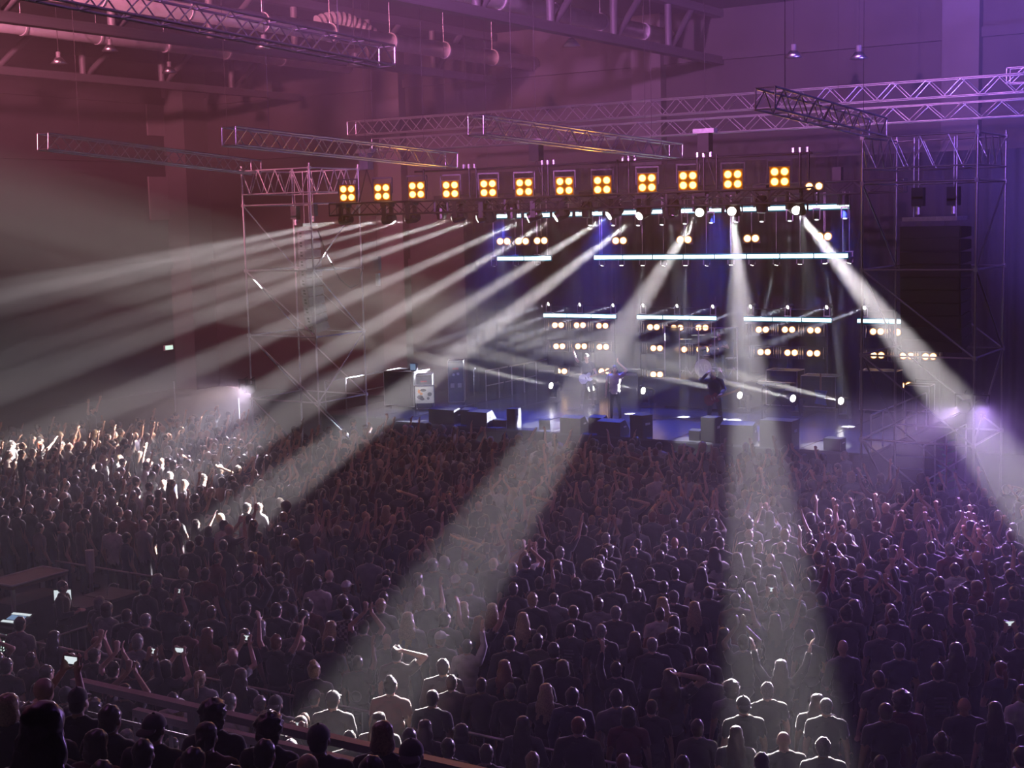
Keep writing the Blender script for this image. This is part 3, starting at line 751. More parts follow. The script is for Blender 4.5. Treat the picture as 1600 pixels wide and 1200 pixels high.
def sub(label, x, y, w, d, h, rz=0):
    t = thing('subwoofer', label, 'speaker', (x, y, SZ), rz, 'upright speakers along the stage lip')
    MB().mm((-w / 2, -d / 2, 0), (w / 2, d / 2, h)).build('cabinet', 'cabinet', t)
    MB().mm((-w * .46, -d / 2 - .015, .04), (w * .46, -d / 2, h - .04)).build('grille', 'grille', t)
    for x_ in (-1, 1): MB().mm((x_ * w / 2 - .01, -.1, h * .55), (x_ * w / 2 + .01, .1, h * .65)).build('handle', 'steel', t)
def lip(u): return aty(u, 680, 37.35).x
wedge('broad floor monitor at the left end of the stage lip', lip(700), 37.3, 1.0, .6, .5)
wedge('floor monitor second from the left, beside the upright box', lip(733), 37.5, .5, .5, .5)
wedge('big floor monitor third from the left on the stage lip', lip(757), 37.25, .75, .6, .5)
wedge('flat small floor monitor left of the narrow upright speaker', lip(785), 37.4, .5, .4, .22)
sub('narrow upright speaker on the left stage lip', lip(809), 37.15, .32, .35, .62)
wedge('tiny tilted floor monitor alone in the white light patch', lip(853), 37.3, .34, .35, .33, .5)
wedge('wide floor monitor left of the singer', lip(902), 37.2, .72, .55, .5)
wedge('middle floor monitor of the three before the singer', lip(932), 37.55, .5, .5, .5)
wedge('right floor monitor of the three before the singer', lip(962), 37.2, .8, .6, .46)
sub('tilted upright speaker right of the singer', lip(1007), 37.15, .5, .45, .66, -.25)
wedge('small floor monitor between singer and hatted guitarist', lip(1092), 37.2, .34, .35, .32)
sub('upright speaker before the hatted guitarist', lip(1117), 37.1, .46, .45, .72)
wedge('large wedge monitor right of the hatted guitarist', lip(1158), 37.2, .95, .7, .62, .2)
sub('big square subwoofer on the right stage lip', lip(1222), 37.15, .95, .6, .75)
sub('low dark speaker at the far right stage lip', lip(1307), 37.2, .5, .4, .32)
# cables lying on the deck
for k, (pts_, what) in enumerate((([(1020, 656), (1060, 654), (1110, 660), (1170, 664), (1245, 667)], 'from the singer to the right'), ([(860, 655), (900, 648), (940, 650)], 'left of the singer'))):
    P = [atz(u, v, SZ + .012) for u, v in pts_]
    Q = []
    for i in range(len(P) - 1):
        for s in range(6): Q.append(P[i].lerp(P[i + 1], s / 6) + Vector((0, .12 * math.sin(i * 2 + s), 0)))
    tag(MB().path(Q, .012).build('stage_cable', 'black'), 'black cable lying on the deck ' + what, 'cable')
def mic_stand(label, x, y, h=1.5, boom=False):
    t = thing('mic_stand', label, 'microphone stand', (x, y, SZ), 0, 'microphone stands')
    MB().tube((0, 0, 0), (0, 0, .03), .14, n=16).build('base', 'blacksteel', t); rod('pole', (0, 0, .03), (0, 0, h), .014, 'blacksteel', t)
    e = Vector((0, .08, h + .06))
    MB().tube((0, 0, h), e, .016, .02, 8).build('microphone', 'black', t); MB().ell(e + Vector((0, .02, .015)), (.03, .03, .035)).build('mic_head', 'steel', t)
    return t
# flight racks, screen board and rails on the left wing
case('flight_case', 'wide tall black case at the left stage wing', 'flight case', (-29.9, 40.1, SZ), (1.3, 1.0, 1.3))
lm = thing('work_light', 'small square pale blue work light on the black case', 'lamp', (-29.35, 39.8, SZ + 1.3))
MB().mm((-.13, -.06, .03), (.13, .06, .29)).build('housing', 'grey', lm); MB().mm((-.11, -.07, .05), (.11, -.06, .27)).build('lit_face', 'screenblue', lm); MB().box((0, 0, .015), (.2, .1, .03)).build('foot', 'blacksteel', lm)
def rack(label, x, y, h, rz):
    t = case('effects_rack', label, 'rack', (x, y, SZ), (.56, .6, h), rz, False)
    MB().mm((-.25, -.315, .1), (.25, -.3, h - .06)).build('front_panel', 'grey', t)
    MB().mm((-.12, -.325, h * .8), (.10, -.315, h * .84)).build('red_display', 'red', t)
    for x_, z_ in ((-.08, .68), (.08, .7)): MB().tube((x_, -.33, h * z_), (x_, -.315, h * z_), .05, n=12).build('dial', 'whitepaint', t)
    for x_ in (-.13, .13): MB().mm((x_ - .07, -.325, h * .38), (x_ + .07, -.315, h * .48)).build('socket_plate', 'alu', t)
    return t
rack('effects rack with red display beside the black case', -28.75, 39.6, 1.25, math.radians(30))
rack('tall effects rack next to the stage side rail', -28.75, 41.55, 1.55, math.radians(30))
bdp = thing('picture_board', 'brightly lit white board with an orange splash at the stage corner', 'board', (-28.35, 39.0, SZ), math.radians(32))
MB().mm((-.32, -.02, .32), (.32, .02, .92)).build('board', 'whitepaint', bdp)
for k in range(7):
    MB().ell((random.uniform(-.2, .2), -.025, .6 + random.uniform(-.18, .18)), (.05 + .03 * (k % 3), .006, .05 + .02 * (k % 2)), nu=9, nv=5).build('print_patch', ['orange', 'grey', 'black', 'orange', 'grey', 'black', 'grey'][k], bdp)
for x in (-.25, .25): rod('leg', (x, .02, .35), (x, .25, .01), .015, 'blacksteel', bdp)
ubox('top_ledge', (0, .0, .94), (.7, .08, .03), 'steel', bdp)
spot('added_singer_spot', (-20.6, 34.75, 8.0), atz(962, 620, SZ + 1.1), 2600, 13, (1, .93, .88), .6, .06)  # added spot without a fixture, brightens the singer
spot('added_guitarist_spot', (-17.2, 34.75, 8.0), atz(1117, 640, SZ + 1.0), 700, 12, (.9, .9, 1), .6, .06)  # added spot without a fixture, brightens the hatted guitarist
spot('added_board_spot', (-27.6, 36.4, 6.5), (-28.2, 38.8, 2.0), 900, 14, (1, .98, .95), .5, .05)  # added spot without a fixture, brightens the picture board
def rail(label, P, Q, h=1.1, n=4, mat='steel', mid=True):
    P, Q = Vector(P), Vector(Q); t = thing('guard_rail', label, 'railing', P, 0, 'stage guard rails'); d = Q - P
    for k in range(n + 1): rod('post', d * (k / n), d * (k / n) + Vector((0, 0, h)), .024, mat, t)
    rod('top_rail', Vector((0, 0, h)), d + Vector((0, 0, h)), .024, mat, t)
    if mid: rod('mid_rail', Vector((0, 0, h * .5)), d + Vector((0, 0, h * .5)), .02, mat, t)
rail('silver guard rail along the back left stage edge', (-28.05, 42.4, SZ), (-28.05, 46.8, SZ), 1.1, 5)
rail('silver guard rail between left tower and stage wing', (-31.5, 37.5, SZ), (-31.5, 42, SZ), 1.1, 4)
rail('dark guard rail at the right stage edge behind the tower', (-12.1, 37.2, SZ), (-12.1, 42.5, SZ), 1.0, 5)
rail('low rail of the stairs inside the right tower', (-10.4, 36.3, 0), (-10.4, 40.5, 0), 1.9, 4)
stp = thing('stage_stairs', 'dark stairs up to the stage behind the right tower', 'stairs', (-11.9, 37.6, 0))
for k in range(5): MB().mm((.0, k * .3, 0), (1.3, (k + 1) * .3, .3 * (k + 1))).build('step', 'fascia', stp)
lad = thing('ladder', 'small dark ladder leaning at the left stage rail', 'ladder', (-27.6, 42.6, SZ), math.radians(-60))
for x in (-.2, .2): rod('stile', (x, 0, 0), (x, .35, 1.25), .022, 'blacksteel', lad)
for k in range(4): rod('rung', (-.2, .07 + k * .08, .25 + k * .28), (.2, .07 + k * .08, .25 + k * .28), .014, 'blacksteel', lad)
# potted plant at the right tower foot
pp = atz(1502, 690, .9)
pl = thing('potted_plant', 'leafy green plant glinting behind the right tower', 'plant', (-10.0, 37.0, 0))
MB().tube((0, 0, 0), (0, 0, .5), .22, .3, 14).build('pot', 'black', pl); rod('stem', (0, 0, .5), (0, 0, 1.9), .02, 'guitar_neck', pl)
for k in range(22):
    a = k * 2.4; z = .7 + k * .06; r = .32 - .006 * k
    c = Vector((r * math.cos(a) * .6, r * math.sin(a) * .6, z)); dv = Vector((math.cos(a), math.sin(a), .3)) * .16; sd = Vector((-math.sin(a), math.cos(a), 0)) * .06
    MB().add([c - dv, c + sd, c + dv, c - sd, c + Vector((0, 0, .03))], [(0, 1, 4), (1, 2, 4), (2, 3, 4), (3, 0, 4), (0, 3, 2, 1)]).build('leaf', 'leaf', pl)
# crowd barrier before the stage
def barrier(label, x, y, L=2.2, h=1.1, rotz=0, bars=True, mat='galv', group='crowd barriers'):
    t = thing('crowd_barrier', label, 'barrier', (x, y, 0), rotz, group)
    rod('top_rail', (0, 0, h), (L, 0, h), .022, mat, t); rod('bottom_rail', (0, 0, .18), (L, 0, .18), .02, mat, t)
    for xx in (0, L): rod('end_post', (xx, 0, .18), (xx, 0, h), .022, mat, t)
    n = int(L / .16)
    if bars:
        for k in range(1, n): rod('bar', (L * k / n, 0, .18), (L * k / n, 0, h), .009, mat, t)
    for xx in (.25, L - .25): rod('foot', (xx, -.3, .01), (xx, .3, .01), .018, mat, t); rod('foot_post', (xx, 0, 0.01), (xx, 0, .18), .018, mat, t)
    return t
for k in range(7):
    barrier('steel barrier at the foot of the stage, ' + ORD[k] + ' from the left', -27.4 + k * 2.25, 35.75, group='barriers before the stage', bars=False)

# ------------------------------------------------------------------ people
def skel(arms, stance=0.0, hipshift=0.0, headtilt=(0, 0), sit=False):
    """list of tagged primitives: ('c', tag, p0, p1, r0, r1) tapered limbs and ('e', tag, centre, radii) ellipsoids"""
    V = Vector; P = []
    hs = hipshift
    P += [('e', 'hip', V((hs, 0, .93)), V((.165, .118, .13))), ('e', 'torso', V((hs * .6, .0, 1.10)), V((.152, .105, .17))),
          ('e', 'torso', V((0, -.005, 1.29)), V((.178, .118, .19))), ('c', 'torso', V((-.15, -.01, 1.415)), V((.15, -.01, 1.415)), .066, .066),
          ('c', 'torso', V((-.10, -.015, 1.45)), V((0, -.01, 1.49)), .045, .055), ('c', 'torso', V((.10, -.015, 1.45)), V((0, -.01, 1.49)), .045, .055),
          ('c', 'neck', V((0, -.01, 1.43)), V((headtilt[0] * .5, .008, 1.56)), .056, .052)]
    hx, hy = headtilt
    c = V((hx, .015 + hy, 1.635))
    P += [('e', 'head', c + V((0, -.008, .018)), V((.075, .094, .098))), ('e', 'head', c + V((0, .022, -.045)), V((.056, .066, .072))),
          ('e', 'head', c + V((0, .088, -.015)), V((.014, .026, .026))), ('e', 'head', c + V((.076, -.005, -.012)), V((.012, .024, .034))),
          ('e', 'head', c + V((-.076, -.005, -.012)), V((.012, .024, .034))), ('e', 'head', c + V((0, .078, .028)), V((.05, .018, .012))),
          ('e', 'head', c + V((0, .074, -.062)), V((.026, .016, .010)))]
    for s, (el, wr, hd) in zip((1, -1), arms):
        sh = V((s * .185, -.01, 1.405)); el = V(el); wr = V(wr); hd = V(hd).normalized()
        P += [('c', 'uarm', sh, el, .058, .043), ('c', 'farm', el, wr, .042, .029)]
        side = hd.cross((el - sh).normalized())
        if side.length < .1: side = hd.cross(V((0, 1, .2)))
        side.normalize(); nrm = side.cross(hd)
        kn = wr + hd * .085
        P += [('c', 'hand', wr, wr + hd * .03, .028, .032)]
        for q in (-.026, -.009, .009, .026): P.append(('c', 'hand', wr + hd * .02 + side * q * .7, kn + side * q, .016, .013))
        for q, L in zip((-.032, -.011, .011, .032), (.062, .082, .088, .072)):
            b0 = kn + side * q; b1 = b0 + (hd + side * q * 5.5 + nrm * .25).normalized() * L * .55; b2 = b1 + (hd + side * q * 6 + nrm * .75).normalized() * L * .5
            P += [('c', 'hand', b0, b1, .0115, .0105), ('c', 'hand', b1, b2, .0105, .009)]
        tb = wr + hd * .025 + side * -.022; t1 = tb + (hd * .5 - side).normalized() * .048; t2 = t1 + (hd - side * .6).normalized() * .036
        P += [('c', 'hand', tb, t1, .015, .0125), ('c', 'hand', t1, t2, .0125, .010)]
    for s in (1, -1):
        hp = V((hs + s * .088, 0, .88)); kn = V((s * (.10 + stance * .6), .03, .49)); an = V((s * (.11 + stance), -.01, .085))
        if sit: kn, an = V((s * .2, .42, .90)), V((s * .2, .40, .45))
        P += [('c', 'leg', hp, kn, .092, .062), ('c', 'leg', kn, an, .06, .042), ('c', 'shoe', an + V((0, -.03, -.035)), an + V((s * .03, .15, -.045)), .045, .036)]
    return P
def prim_mesh(P):
    m = MB()
    for p in P:
        if p[0] == 'e': m.ell(p[2], p[3], nu=14, nv=10)
        else:
            a, b, r0, r1 = p[2:6]
            m.tube(a, b, r0, r1, 10); m.ell(a, (r0,) * 3, nu=10, nv=8); m.ell(b, (r1,) * 3, nu=10, nv=8)
    return m
def evaluate(me, mods):
    o = bpy.data.objects.new('tmp', me); COL.objects.link(o)
    for typ, kw in mods:
        md = o.modifiers.new(typ, typ)
        for k, v in kw.items(): setattr(md, k, v)
    bpy.context.view_layer.update()
    r = bpy.data.meshes.new_from_object(o.evaluated_get(bpy.context.evaluated_depsgraph_get()))
    bpy.data.objects.remove(o); return r
def arrays(me):
    v = np.empty(len(me.vertices) * 3, np.float32); me.vertices.foreach_get('co', v)
    n = np.empty(len(me.vertices) * 3, np.float32); me.vertices.foreach_get('normal', n)
    return v.reshape(-1, 3).astype(float), n.reshape(-1, 3).astype(float), [tuple(p.vertices) for p in me.polygons]
def label_verts(v, P):
    """nearest primitive decides which part of the body a vertex belongs to"""
    best = np.full(len(v), 1e9); lab = np.zeros(len(v), int); tt = np.zeros(len(v))
    tags = []
    for i, p in enumerate(P):
        tags.append(p[1])
        if p[0] == 'e':
            q = (v - np.array(p[2])) / np.array(p[3]); d = (np.linalg.norm(q, axis=1) - 1) * min(p[3]); t = np.zeros(len(v))
        else:
            a, b = np.array(p[2]), np.array(p[3]); ab = b - a
            t = np.clip(((v - a) @ ab) / (ab @ ab + 1e-9), 0, 1)
            d = np.linalg.norm(v - a - t[:, None] * ab, axis=1) - (p[4] + (p[5] - p[4]) * t)
        k = d < best; best[k] = d[k]; lab[k] = i; tt[k] = t[k]
    return np.array([tags[i] for i in lab]), tt
def npmesh(name, v, f, mats=1, mi=None, smooth=True):
    me = bpy.data.meshes.new(name); me.from_pydata([tuple(x) for x in v], [], f)
    for k in range(mats): me.materials.append(M['black'])
    if mi is not None: me.polygons.foreach_set('material_index', mi)
    if smooth: me.polygons.foreach_set('use_smooth', [True] * len(me.polygons))
    me.update(); return me
def sub_shell(name, v, n, f, keep, off):
    """garment: the kept faces lifted off the body, hem folded back to the skin so that it has thickness"""
    ff = [q for q in f if all(keep[i] for i in q)]
    used = sorted({i for q in ff for i in q}); mp = {i: k for k, i in enumerate(used)}
    vv = np.array([v[i] + n[i] * off[i] for i in used]); F = [tuple(mp[i] for i in q) for q in ff]
    cnt = {}
    for q in F:
        for a, b in zip(q, q[1:] + q[:1]): cnt[(a, b)] = cnt.get((a, b), 0) + 1
    edge = [(a, b) for (a, b) in cnt if (b, a) not in cnt]
    ib = {}; extra = []
    for a, b in edge:
        for i in (a, b):
            if i not in ib: ib[i] = len(vv) + len(extra); extra.append(v[used[i]] + n[used[i]] * .002)
    F += [(b, a, ib[a], ib[b]) for a, b in edge]
    if extra: vv = np.vstack([vv, np.array(extra)])
    return npmesh(name, vv, F)
def wob(v, s, amp, seed=0):
    return np.array([mnoise.noise(Vector(p) * s + Vector((seed * 3.1, 7.7, 1.3))) for p in v]) * amp
UP = lambda s: ((s * .25, .10, 1.63), (s * .20, .17, 1.88), (0, .1, 1))
DN = lambda s: ((s * .255, -.03, 1.13), (s * .27, .07, .90), (0, .1, -1))
FW = lambda s: ((s * .26, .03, 1.14), (s * .11, .27, 1.16), (-s * .6, .7, .2))
POSES = {
    'stand': (DN(1), DN(-1)), 'right': (UP(1), DN(-1)), 'left': (FW(1), UP(-1)),
    'both': (((.33, .03, 1.63), (.40, .10, 1.89), (.15, .1, 1)), ((-.33, .03, 1.62), (-.38, .12, 1.88), (-.15, .1, 1))),
    'phone': (((.22, .22, 1.46), (.075, .33, 1.70), (-.2, .2, 1)), ((-.22, .22, 1.46), (-.075, .33, 1.70), (.2, .2, 1))),
    'clap': (((.27, .10, 1.62), (.055, .17, 1.84), (-.15, .1, 1)), ((-.27, .10, 1.62), (-.055, .17, 1.84), (.15, .1, 1))),
    'elbow': (((.42, .0, 1.60), (.13, -.10, 1.71), (-1, -.1, .2)), DN(-1)),
    'folded': (FW(1), FW(-1)),
    'point': (((.24, .20, 1.58), (.23, .38, 1.80), (0, .6, 1)), FW(-1)),
}
POSE_TXT = {'stand': 'arms down', 'right': 'right arm raised', 'left': 'left arm raised', 'both': 'arms flung up', 'phone': 'phone up',
            'clap': 'clapping overhead', 'elbow': 'elbow out', 'folded': 'arms folded', 'point': 'pointing at the stage'}
BODY, TEE, LONG, LOW = {}, {}, {}, {}
def make_body(key, arms, lo=True, hi_tris=5200, **kw):
    P = skel(arms, **kw)
    base = prim_mesh(P).mesh('prims', 'black')
    rm = evaluate(base, [('REMESH', dict(mode='VOXEL', voxel_size=.0125)), ('SMOOTH', dict(factor=.5, iterations=3))])
    nt_ = sum(len(p.vertices) - 2 for p in rm.polygons)
    hi = evaluate(rm, [('DECIMATE', dict(ratio=hi_tris / nt_))])
    v, n, f = arrays(hi); tg, tt = label_verts(v, P)
    cloth = np.isin(tg, ['leg', 'hip']); shoe = tg == 'shoe'
    mi = [2 if all(shoe[i] for i in q) else 1 if sum(cloth[i] for i in q) * 2 > len(q) else 0 for q in f]
    BODY[key] = npmesh('person_' + key, v, f, 3, mi)
    off = .011 + np.clip(1.25 - v[:, 2], 0, .4) * .04 + np.abs(wob(v, 9, .016)) + np.where(tg == 'uarm', .008, 0)
    tor = np.isin(tg, ['torso', 'hip']) & (v[:, 2] > .86)
    TEE[key] = sub_shell('tee_' + key, v, n, f, tor | ((tg == 'uarm') & (tt < .62)), off)
    LONG[key] = sub_shell('long_' + key, v, n, f, tor | (tg == 'uarm') | ((tg == 'farm') & (tt < .93)), off)
    if lo:
        l = evaluate(rm, [('DECIMATE', dict(ratio=560 / nt_))])
        v, n, f = arrays(l); tg, tt = label_verts(v, P)
        sh = np.isin(tg, ['torso']) | ((tg == 'uarm') & (tt < .6)) | ((tg == 'hip') & (v[:, 2] > .9)); lg = np.isin(tg, ['leg', 'hip', 'shoe'])
        v2 = v + n * np.where(sh, .014, 0)[:, None]
        mi = np.array([1 if sum(sh[i] for i in q) * 2 > len(q) else 2 if sum(lg[i] for i in q) * 2 > len(q) else 0 for q in f])
        LOW[key] = (v2, np.array([q[:3] for q in f]), mi)
for key, arms in POSES.items(): make_body(key, arms)

HC = Vector((0, .015, 1.635))
def hair_mesh(style, lo=False):
    m = MB(); c = HC; q = dict(nu=16, nv=12)
    if style == 'short': m.ell(c + Vector((0, -.017, .036)), (.086, .099, .092), **q); m.ell(c + Vector((0, -.045, -.03)), (.076, .062, .075), **q)
    if style == 'long':
        m.ell(c + Vector((0, -.016, .034)), (.090, .101, .096), **q); m.ell(c + Vector((0, -.045, -.07)), (.112, .082, .13), **q); m.ell(c + Vector((0, -.082, -.20)), (.138, .066, .16), **q)
        m.ell(c + Vector((0, -.105, -.33)), (.125, .045, .12), **q)
    if style == 'bob': m.ell(c + Vector((0, -.016, .034)), (.093, .103, .098), **q); m.ell(c + Vector((0, -.035, -.06)), (.105, .085, .10), **q)
    if style == 'bun': m.ell(c + Vector((0, -.017, .034)), (.087, .1, .094), **q); m.ell(c + Vector((0, -.06, .125)), (.048, .048, .045), **q); m.ell(c + Vector((0, -.045, -.03)), (.074, .06, .07), **q)
    if style == 'ponytail':
        m.ell(c + Vector((0, -.017, .034)), (.087, .1, .094), **q); m.ell(c + Vector((0, -.045, -.03)), (.074, .06, .07), **q)
        m.ell(c + Vector((0, -.125, -.02)), (.035, .04, .06), **q); m.ell(c + Vector((0, -.145, -.12)), (.034, .034, .13), **q)
    if style == 'curly': m.ell(c + Vector((0, -.02, .05)), (.115, .12, .105), **q); m.ell(c + Vector((0, -.05, -.04)), (.098, .075, .08), **q)
    if style == 'afro': m.ell(c + Vector((0, -.03, .07)), (.225, .20, .19), **q); m.ell(c + Vector((0, -.05, -.01)), (.18, .15, .14), **q)
    if style == 'cropped': m.ell(c + Vector((0, -.014, .028)), (.0805, .095, .086), **q); m.ell(c + Vector((0, -.04, -.03)), (.072, .06, .065), **q)
    me = m.mesh('hair_' + style, 'black')
    rm = evaluate(me, [('REMESH', dict(mode='VOXEL', voxel_size=.011)), ('SMOOTH', dict(factor=.5, iterations=4))])
    nt_ = sum(len(p.vertices) - 2 for p in rm.polygons)
    tgt = 90 if lo else (1500 if style in ('long', 'afro') else 900)
    d = evaluate(rm, [('DECIMATE', dict(ratio=min(1, tgt / nt_)))])
    v, n, f = arrays(d)
    if style in ('long', 'bob', 'ponytail'): w = wob(v * np.array([1, 1, .12]), 70, .010) + wob(v, 14, .008)
    elif style in ('curly', 'afro'): w = wob(v, 38, .034 if style == 'afro' else .026)
    elif style == 'cropped': w = wob(v, 30, .002)
    else: w = wob(v * np.array([1, .5, 1]), 40, .010) + wob(v, 15, .007)
    return v + n * w[:, None], f
HSTY = ['short', 'long', 'bob', 'bun', 'ponytail', 'curly', 'afro', 'cropped']
HAIR = {}; HLOW = {}
for s in HSTY:
    v, f = hair_mesh(s); HAIR[s] = npmesh('hair_' + s, v, f)
    v, f = hair_mesh(s, True); HLOW[s] = (v, np.array([q[:3] for q in f]))
def cap_mesh(back):
    m = MB(); c = HC; s = -1 if back else 1
    vs = []; fs = []; nu, nv = 18, 7
    for j in range(nv + 1):
        t = PI * .5 * j / nv
        for i in range(nu):
            a = 2 * PI * i / nu; vs.append(c + Vector((.089 * math.sin(t) * math.cos(a), -.006 + .108 * math.sin(t) * math.sin(a), .028 + .104 * math.cos(t))))
    for j in range(nv): fs += [(j * nu + i, (j + 1) * nu + i, (j + 1) * nu + (i + 1) % nu, j * nu + (i + 1) % nu) for i in range(nu)]
    m.add(vs, fs)
    m.ell(c + Vector((0, s * .125, .024)), (.075, .075, .012), Matrix.Rotation(-s * .2, 3, 'X'), 14, 6); m.ell(c + Vector((0, -.005, .134)), (.012, .012, .008), None, 8, 5)
    return m.mesh('cap', 'black', True)
CAP = {'cap': cap_mesh(False), 'backcap': cap_mesh(True)}
def hat_mesh():
    m = MB(); c = HC
    m.tube(c + Vector((0, 0, .045)), c + Vector((0, 0, .06)), .17, .165, 22); m.tube(c + Vector((0, 0, .055)), c + Vector((0, 0, .155)), .098, .078, 20); return m.mesh('hat', 'black', False)
HAT = hat_mesh()

SKIN = [new_mat('skin_' + k, c, .5, vary=.1, scale=20) for k, c in (('fair', (.62, .40, .31)), ('light', (.52, .32, .23)), ('tan', (.42, .25, .17)), ('deep', (.20, .11, .075)))]
HAIRC = {k: new_mat('hair_' + k, c, .3, vary=.35, scale=60) for k, c in
         (('dark', (.022, .018, .016)), ('brown', (.042, .025, .016)), ('blond', (.36, .26, .14)), ('grey', (.20, .195, .19)), ('red', (.16, .040, .018)))}
TOPC = {k: new_mat('cloth_' + k, c, .85, vary=.18, scale=9, bump=.15) for k, c in
        (('black', (.026, .025, .027)), ('charcoal', (.07, .07, .075)), ('grey', (.20, .20, .21)), ('white', (.62, .60, .58)), ('navy', (.025, .03, .075)),
         ('maroon', (.13, .02, .022)), ('olive', (.06, .065, .035)), ('cream', (.66, .55, .44)))}
def plaid():
    m = new_mat('cloth_plaid', (.05, .05, .05), .85); nt = m.node_tree; b = nt.nodes['Principled BSDF']
    tc = nt.nodes.new('ShaderNodeTexCoord'); ck = nt.nodes.new('ShaderNodeTexChecker')
    ck.inputs['Scale'].default_value = 22; ck.inputs['Color1'].default_value = (.30, .27, .25, 1); ck.inputs['Color2'].default_value = (.025, .025, .03, 1)
    nt.links.new(tc.outputs['Object'], ck.inputs['Vector']); nt.links.new(ck.outputs['Color'], b.inputs['Base Color']); return m
TOPC['plaid'] = plaid()
TROU = [new_mat('trousers_' + k, c, .85, vary=.2, scale=12) for k, c in (('black', (.015, .015, .017)), ('denim', (.03, .04, .08)), ('grey', (.07, .07, .07)))]
for _m in list(TOPC.values()) + list(HAIRC.values()):     # cloth nap and loose hair catch light at the rim
    _b = _m.node_tree.nodes['Principled BSDF']; _b.inputs['Sheen Weight'].default_value = .9; _b.inputs['Sheen Roughness'].default_value = .35
    _b.inputs['Sheen Tint'].default_value = (.8, .75, .72, 1)
SHOE = new_mat('shoe_leather', (.02, .018, .018), .5)

def setmats(o, mats):
    for i, m in enumerate(mats):
        s = o.material_slots[i]; s.link = 'OBJECT'; s.material = m
def person(pos, yaw, pose, hair, hcol, top, label, sc=1.0, fat=1.0, skin=0, sleeves=False, group='concert crowd on the hall floor', key=None, trou=0):
    o = link('person', BODY[key or pose]); setmats(o, [SKIN[skin], TROU[trou], SHOE])
    o.location = pos; o.rotation_euler = (0, 0, yaw); o.scale = (sc * fat, sc * fat, sc)
    tag(o, label, 'person', group)
    s = link('sweater' if sleeves else 'shirt', (LONG if sleeves else TEE)[key or pose], o); setmats(s, [TOPC[top]])
    if hair in HAIR: h = link('hair', HAIR[hair], o); setmats(h, [HAIRC[hcol]])
    elif hair in CAP:
        h = link('hair', HAIR['cropped'], o); setmats(h, [HAIRC[hcol]])
        cp = link('cap', CAP[hair], o); setmats(cp, [TOPC['black' if top == 'white' else 'charcoal' if hcol != 'blond' else 'white']])
    elif hair == 'hat':
        h = link('hair', HAIR['short'], o); setmats(h, [HAIRC[hcol]]); cp = link('hat', HAT, o); setmats(cp, [TOPC['black']])
    return o
HAIR_TXT = {'short': 'short {c} hair', 'long': 'long {c} hair', 'bob': '{c} bob', 'bun': '{c} top bun', 'ponytail': '{c} ponytail', 'curly': 'curly {c} hair', 'afro': 'huge {c} afro',
            'cropped': 'cropped {c} hair', 'bald': 'bald head', 'cap': 'baseball cap', 'backcap': 'backwards cap'}
COLS = [(0, 150, 'at the left edge'), (150, 330, 'below the exit sign'), (330, 600, 'below the left tower'), (600, 770, 'below the flight racks'), (770, 900, 'left of the singer'),
        (900, 1040, 'below the singer'), (1040, 1180, 'below the guitarist'), (1180, 1340, 'below the subwoofer'), (1340, 1500, 'below the right tower'), (1500, 1700, 'at the right edge')]
def zone(u, v):
    c = next((t for a, b, t in COLS if a <= u < b), 'at the edge')
    r = 'bottom row' if v > 1120 else 'low' if v > 1030 else 'mid crowd' if v > 960 else 'higher crowd' if v > 900 else 'far crowd'
    return r + ' ' + c
USED = set()
def plabel(hair, hcol, top, pose, sleeves, u, v, extra=''):
    g = ('sweater' if sleeves else 'T-shirt')
    s = HAIR_TXT[hair].format(c=hcol) + ', ' + top + ' ' + g + ', ' + POSE_TXT[pose] + ', ' + (extra or zone(u, v))
    return s if len(s.split()) < 15 else s.replace(' head', '').replace('the ', '')

